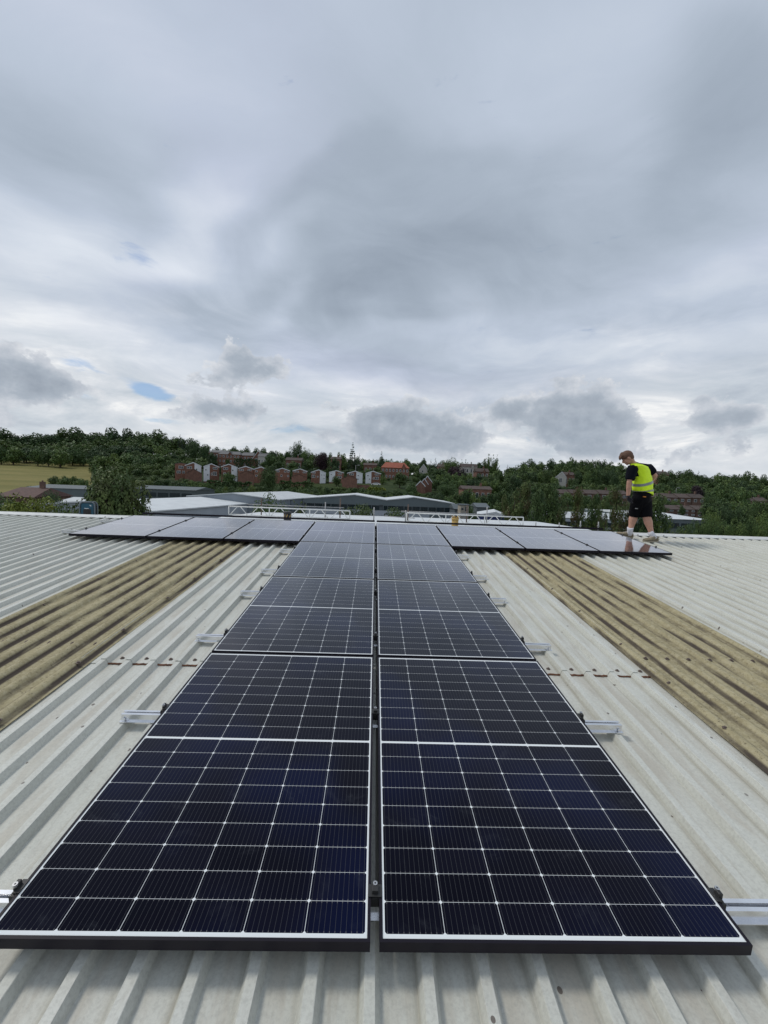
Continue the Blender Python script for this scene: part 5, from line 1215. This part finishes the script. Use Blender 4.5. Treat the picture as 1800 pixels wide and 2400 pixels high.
# --- dark clipped hedges
def hedge(px0, px1, ytop, yb, depth, label, key_mat, wd=3):
    a, b = at(px0, ytop, depth), at(px1, ytop, depth); zb = min(at((px0+px1)/2, yb, depth).z, ground((a.x+b.x)/2, a.y)); W = b.x-a.x; H = (a.z+b.z)/2-zb
    rng = np.random.RandomState(int(px0)); n = int(W*H*16)+int(W*wd*10); v = []
    c = np.stack([rng.rand(n)*W, rng.rand(n)*wd, rng.rand(n)*H], 1); f = rng.rand(n) < .6; c[f, 1] = rng.rand(f.sum())*.4; g = ~f; c[g, 2] = H-rng.rand(g.sum())*.4
    c[:, 2] += .3*np.sin(c[:, 0]*.8)+.2*np.sin(c[:, 0]*2.1)
    nn = rng.normal(size=(n, 3)); nn /= np.linalg.norm(nn, axis=1)[:, None]; t = np.cross(nn, rng.normal(size=(n, 3))); t /= np.linalg.norm(t, axis=1)[:, None]; bb_ = np.cross(nn, t); s = .24
    v = np.stack([c-t*s-bb_*s, c+t*s-bb_*s, c+t*s+bb_*s, c-t*s+bb_*s], 1).reshape(-1, 3)
    me = cloud_mesh('hedge', v, key_mat); o = bpy.data.objects.new('hedge', me); col.objects.link(o); o.location = (a.x, a.y, zb); tag(o, label, 'hedge')
hedge(484, 588, 1129, 1147, 168, 'tall dark clipped hedge below the left chevron houses', L_DARK)
hedge(548, 606, 1076, 1090, 252, 'dark hedge wall below the crest apartments', L_DARK)
hedge(655, 735, 1130, 1150, 165, 'dark hedge right of the big round tree', L_DARK)
# --- bank between warehouses and houses
G3 = 'shrubs and small trees on the bank below the chevron houses'
fill(400, 1010, [(400, 1130), (470, 1126), (500, 1136), (600, 1140), (700, 1142), (800, 1146), (880, 1148), (1010, 1150)], 158, (18, 32), 'bushy tree on the bank below chevron houses', MX+['bush0', 'bush1'], G3, 0, 3, 10)
fill(400, 1010, [(400, 1142), (600, 1146), (1010, 1158)], 140, (18, 30), 'scrub on the bank behind the warehouses', ['bush0', 'bush1', 'bushd', 'bushl', 'mid0'], G3, 0, 3, 8, name='shrub', cat='shrub')
fill(400, 1010, [(400, 1150), (600, 1152), (1010, 1166)], 125, (16, 28), 'low scrub right behind the warehouse roofs', ['bush0', 'bushd', 'bushl', 'bush1'], G3, 0, 2, 6, name='shrub', cat='shrub', hmin=.8)
tree_at(592, 1128, 150, 'bushl', 26, 'yellow-green bush right of the tall dark hedge', 'bush', 'bush'); tree_at(530, 1136, 150, 'light0', 14, 'small pointed light green tree in front of the dark hedge')
tree_at(424, 1122, 175, 'bushl', 22, 'yellow-green bush below the leftmost brown block', 'bush', 'bush'); tree_at(472, 1128, 160, 'nearbush', 60, 'wide mid green bush below the second chevron house', 'bush', 'bush')
tree_at(533, 1105, 192, 'mid2', 40, 'wide low tree hiding the base of the third chevron house'); tree_at(789, 1116, 192, 'dark3', 28, 'dark tree in front of the chevron house left of the fir')
tree_at(818, 1118, 188, 'bush0', 16, 'small bush left of the largest brick block', 'bush', 'bush')
tree_at(898, 1108, 200, 'bush1', 20, 'round bush in front of the orange-roofed building', 'bush', 'bush')
hedge(862, 886, 1144, 1151, 168, 'short yellow-green hedge below the parked car', L_YELLOW); hedge(876, 904, 1145, 1152, 164, 'second short yellow-green hedge below the parked car', L_YELLOW)
# --- centre right slope
G4 = 'trees on the slope right of the orange-roofed building'
tree_at(938, 1108, 190, 'dark1', 44, 'dark tree right of the drive below the orange-roofed building'); tree_at(966, 1128, 160, 'mid1', 34, 'dense green tree left of the stepped brick gables')
fill(985, 1060, [(985, 1080), (1060, 1082)], 300, (22, 34), 'dark tree behind the white-gabled house', DK, G4, 0, 4, 14)
tree_at(1010, 1078, 262, 'fir', 18, 'left one of two slim firs beside the second copper beech', 'fir_tree'); tree_at(1021, 1074, 262, 'fir', 22, 'right one of two slim firs beside the second copper beech', 'fir_tree')
tree_at(1022, 1090, 235, 'dark2', 50, 'broad dark tree right of the white-gabled house')
tree_at(1057, 1072, 275, 'nearbroad', 50, 'tall green tree on the crest above the second copper beech'); tree_at(1070, 1084, 235, 'copper', 56, 'second copper beech, dark purple, centre right')
tree_at(992, 1075, 300, 'dark3', 18, 'small dark tree on the crest left of the slim firs'); tree_at(1088, 1079, 290, 'nearmid', 26, 'thin-leaved tree on the crest right of the second copper beech')
tree_at(1125, 1078, 300, 'dark0', 30, 'dark round tree on the crest above the brown-roofed house'); tree_at(1144, 1067, 300, 'nearmid', 28, 'tall airy tree on the crest, left of a pair'); tree_at(1160, 1068, 300, 'nearmid', 26, 'tall airy tree on the crest, right of a pair')
tree_at(1190, 1090, 290, 'fir', 18, 'small conifer on the crest right of the airy pair', 'fir_tree')
fill(985, 1150, [(985, 1104), (1060, 1108), (1150, 1110)], 215, (24, 38), 'dark tree above the stepped brick gables', MX, G4, 0, 5, 13)
fill(1010, 1210, [(1010, 1122), (1090, 1118), (1210, 1118)], 190, (26, 40), 'green tree on the slope right of stepped gables', MX, G4, 0, 5, 13)
tree_at(1048, 1130, 165, 'nearbroad', 62, 'large bright-edged green tree right of the stepped brick gables'); tree_at(1136, 1120, 178, 'light0', 30, 'pale green round tree above the half-hidden bungalow'); tree_at(1097, 1140, 150, 'mid0', 40, 'silver-green willow-like tree in front of the bungalow')
G5 = 'dark trees behind the cream tower and blue unit'
fill(985, 1300, [(985, 1160), (1080, 1152), (1200, 1150), (1300, 1150)], 135, (26, 40), 'dense tree behind cream tower and blue unit', DK+['mid1'], G5, 0, 4, 13)
fill(1060, 1300, [(1060, 1170), (1300, 1166)], 118, (24, 36), 'dark tree low behind the blue unit', DK, G5, 0, 3, 10, stuff='wood')
fill(1066, 1170, [(1066, 1188), (1170, 1192)], 85, (12, 22), 'shrub in the yard behind the blue unit', ['bush0', 'bushd', 'bush1'], 'yard shrubs behind the blue unit', 0, 4, 6, name='shrub', cat='shrub', hmin=.8)
tree_at(1105, 1178, 78, 'nearbush', 20, 'small leafy tree right of the cream tower')
# --- right hill
SKY4 = [(1170, 1098), (1205, 1086), (1240, 1079), (1280, 1080), (1320, 1074), (1360, 1073), (1420, 1073), (1450, 1082), (1500, 1095), (1545, 1110), (1590, 1104), (1610, 1100), (1640, 1108), (1660, 1112), (1690, 1106), (1760, 1105), (1780, 1115), (1860, 1116)]
G6 = 'trees on the skyline of the right-hand hill'
fill(1190, 1850, SKY4, 350, (28, 46), 'dark tree on the skyline of the right-hand hill', DK+['mid2'], G6, 1, 4, 24)
fill(1190, 1850, SKY4, 315, (28, 44), 'tree just below the skyline of the right-hand hill', MX, G6, 12, 5, 20, stuff='wood')
tree_at(1638, 1104, 345, 'fir', 18, 'small pointed conifer on the right skyline', 'fir_tree'); tree_at(1612, 1098, 340, 'oak', 34, 'round dark tree standing proud on the right skyline')
G7 = 'trees on the upper slope of the right-hand hill'
fill(1150, 1290, SKY4, 275, (28, 42), 'tree on the slope left of the small white house', MX, G7, 26, 6, 16)
fill(1350, 1850, SKY4, 275, (28, 42), 'tree on the upper slope behind the worker', MX, G7, 26, 6, 16)
fill(1190, 1850, [(1190, 1125), (1300, 1130), (1400, 1128), (1550, 1132), (1850, 1140)], 240, (26, 40), 'tree in the middle of the right-hand slope', MX+MD, G7, 0, 6, 14, stuff='wood')
fill(1190, 1420, [(1190, 1140), (1420, 1142)], 212, (24, 38), 'tree above the half-hidden terrace', MX, G7, 0, 4, 12)
fill(1540, 1850, [(1540, 1148), (1620, 1150), (1680, 1152), (1850, 1158)], 222, (22, 36), 'tree just above the terraces right of the worker', MX+['light0'], G7, 0, 4, 12)
tree_at(1557, 1110, 285, 'dark1', 46, 'dark tree hiding the lower part of the reddish-roofed house'); tree_at(688, 1080, 252, 'mid2', 40, 'green tree in front of the brown-roofed bungalow under the oak')
tree_at(785, 1074, 250, 'dark1', 30, 'dark tree in front of the brown-roofed house left of the tall fir'); tree_at(1300, 1114, 250, 'mid0', 26, 'green tree left of the small white house'); tree_at(1345, 1116, 250, 'dark2', 30, 'dark tree right of the small white house, below the red roof')
tree_at(1425, 1158, 178, 'mid3', 34, 'green tree breaking up the half-hidden terrace beside the worker'); tree_at(1240, 1150, 180, 'dark0', 40, 'dark tree before the left end of the half-hidden terrace'); tree_at(1330, 1150, 176, 'mid1', 36, 'green tree before the middle of the half-hidden terrace'); tree_at(1372, 1156, 174, 'dark2', 34, 'dark tree before the right part of the half-hidden terrace')
tree_at(1560, 1166, 172, 'mid2', 30, 'green tree at the left end of the upper terrace'); tree_at(1548, 1186, 150, 'dark3', 40, 'dark tree left of the lower terrace')
tree_at(1636, 1130, 225, 'copper', 44, 'dark purple-green tree above the upper terrace')
tree_at(1563, 1142, 215, 'bushl', 22, 'yellow-green tree above the upper terrace, right of the worker')
tree_at(1600, 1184, 158, 'dark3', 18, 'dark narrow tree in front of the lower terrace'); tree_at(1585, 1168, 172, 'mid1', 26, 'green tree between the two terraces'); tree_at(1668, 1155, 165, 'nearbroad', 44, 'green tree at the right end of the terraces')
tree_at(1700, 1128, 190, 'mid3', 56, 'broad green tree on the slope near the right edge'); tree_at(1745, 1140, 180, 'mid2', 50, 'broad green tree just left of the right edge')
fill(1650, 1850, [(1650, 1168), (1850, 1168)], 130, (36, 52), 'green tree low on the right-edge slope', MX, 'trees on the lower slope at the right edge', 0, 5, 12)
fill(1655, 1840, [(1655, 1192), (1700, 1186), (1840, 1186)], 82, (44, 66), 'leafy tree behind the ridge at the right edge', ['nearbroad', 'nearmid', 'nearbush', 'neardark'], 'leafy trees behind the ridge at the right edge', 0, 6, 9)
fill(1592, 1840, [(1592, 1226), (1650, 1212), (1840, 1212)], 62, (40, 60), 'low bush behind the ridge at the right', ['nearbush', 'nearbroad'], 'leafy trees behind the ridge at the right edge', 0, 5, 9)
# --- near trees
tree_at(265, 1074, 36, 'neartree', 186, 'large loose-branched reddish-green tree behind the ridge, right of the radio')
tree_at(232, 1108, 40, 'nearmid', 90, 'green tree at the left side of the large loose-branched tree')
tree_at(322, 1146, 37, 'nearspray', 76, 'low right-hand spray of reddish leaves next to the white roof')
tree_at(158, 1162, 38, 'nearbush', 96, 'low green bush left of the radio', 'bush', 'bush')
tree_at(78, 1146, 42, 'nearyellow', 142, 'bright yellow-green bush at the far left behind the ridge', 'bush', 'bush')
tree_at(-6, 1144, 44, 'nearbush', 110, 'dull green bush cut by the left edge', 'bush', 'bush')
tree_at(122, 1143, 60, 'neardark', 58, 'dark green tree between yellow-green bush and big tree')
tree_at(627, 1155, 50, 'nearbroad', 112, 'small dense tree behind the left lattice beam')
tree_at(700, 1180, 62, 'nearlight', 60, 'thin sapling behind the lattice beam in front of the pale wall')
tree_at(848, 1180, 64, 'nearlbroad', 84, 'pale loose shrub in front of the grey warehouse', 'shrub', 'shrub'); tree_at(838, 1192, 61, 'copper', 46, 'small purplish shrub in front of the grey warehouse', 'shrub', 'shrub')
tree_at(813, 1188, 66, 'nearlbroad', 60, 'pale green shrub near the tall scaffold pole', 'shrub', 'shrub'); tree_at(921, 1188, 64, 'nearlbroad', 88, 'pale domed willow shrub below the second gable', 'shrub', 'shrub')
NT_ = [(1208, 1146, 58, 'conifer1', 52, 'reddish-green conifer, first of the belt from the left'), (1232, 1136, 64, 'conifer2', 50, 'reddish conifer, second of the belt, tall'), (1262, 1150, 56, 'conifer0', 46, 'dark conifer in the left part of the belt'), (1288, 1136, 62, 'conifer0', 60, 'widest dark conifer of the belt'),
       (1318, 1160, 57, 'conifer1', 36, 'narrow reddish conifer right of the widest one'), (1356, 1150, 58, 'conifer2', 44, 'reddish-brown conifer right of a gap in the belt'), (1396, 1160, 60, 'conifer0', 40, 'green conifer in the middle of the belt'), (1415, 1172, 55, 'conifer1', 30, 'small reddish conifer left of the worker'),
       (1448, 1148, 58, 'conifer2', 50, 'tall reddish conifer right beside the worker on his left'), (1482, 1166, 60, 'conifer1', 42, 'conifer behind the legs of the worker'), (1512, 1170, 57, 'conifer0', 40, 'conifer behind the right elbow side of the worker'), (1548, 1162, 56, 'conifer0', 58, 'dark round-topped conifer right of the worker'), (1186, 1166, 62, 'conifer2', 30, 'short reddish conifer beside the blue unit')]
for a_ in NT_: tree_at(a_[0], a_[1], a_[2], a_[3], a_[4]*1.5, a_[5], 'conifer', 'conifer', 'conifer belt behind the ridge')
fill(1195, 1590, [(1195, 1222), (1590, 1228)], 48, (26, 44), 'low leafy growth at foot of conifer belt', ['nearbush', 'nearlight'], 'low bushes at the foot of the conifer belt', 0, 5, 6, name='bush', cat='bush', hmin=.6, overlap=1.0)
# the remaining trees read only as one dark mass between the ones above
allv = []; rngw = np.random.RandomState(99); base_v = []
for k in range(3):
    nl = 20; d = rngw.normal(size=(nl, 3)); d /= np.linalg.norm(d, axis=1)[:, None]; q = rngw.rand(nl)**.45
    cent = np.array([0, 0, .5])+d*q[:, None]*np.array([.37, .37, .37]); base_v.append(leaf_cloud(np.vstack([cent, [[0, 0, .5]]]), np.append(rngw.uniform(.11, .19, nl), .28), 1100, .033, rngw))
for i, (x, y, z, wd, h, a) in enumerate(WOOD['wood']):
    v = base_v[i % 3]; c_, s_ = math.cos(a), math.sin(a)
    allv.append(np.stack([x+(v[:, 0]*c_-v[:, 1]*s_)*wd, y+(v[:, 0]*s_+v[:, 1]*c_)*wd, z+v[:, 2]*h], 1))
L_WOOD = leaf_mat('leaf_wood', (0.039, 0.076, 0.027), (0.081, 0.127, 0.041))
nt_ = NT(L_WOOD.node_tree)
for n_ in L_WOOD.node_tree.nodes:
    if n_.type == 'TEX_NOISE': n_.inputs['Scale'].default_value = .12
wo_ = bpy.data.objects.new('woodland', cloud_mesh('woodland', np.vstack(allv), L_WOOD)); col.objects.link(wo_)
tag(wo_, 'mass of dark trees filling the hillsides between the separate trees', 'woodland', kind='stuff')
print('trees', TREE_N[0], 'merged', len(WOOD['wood']))
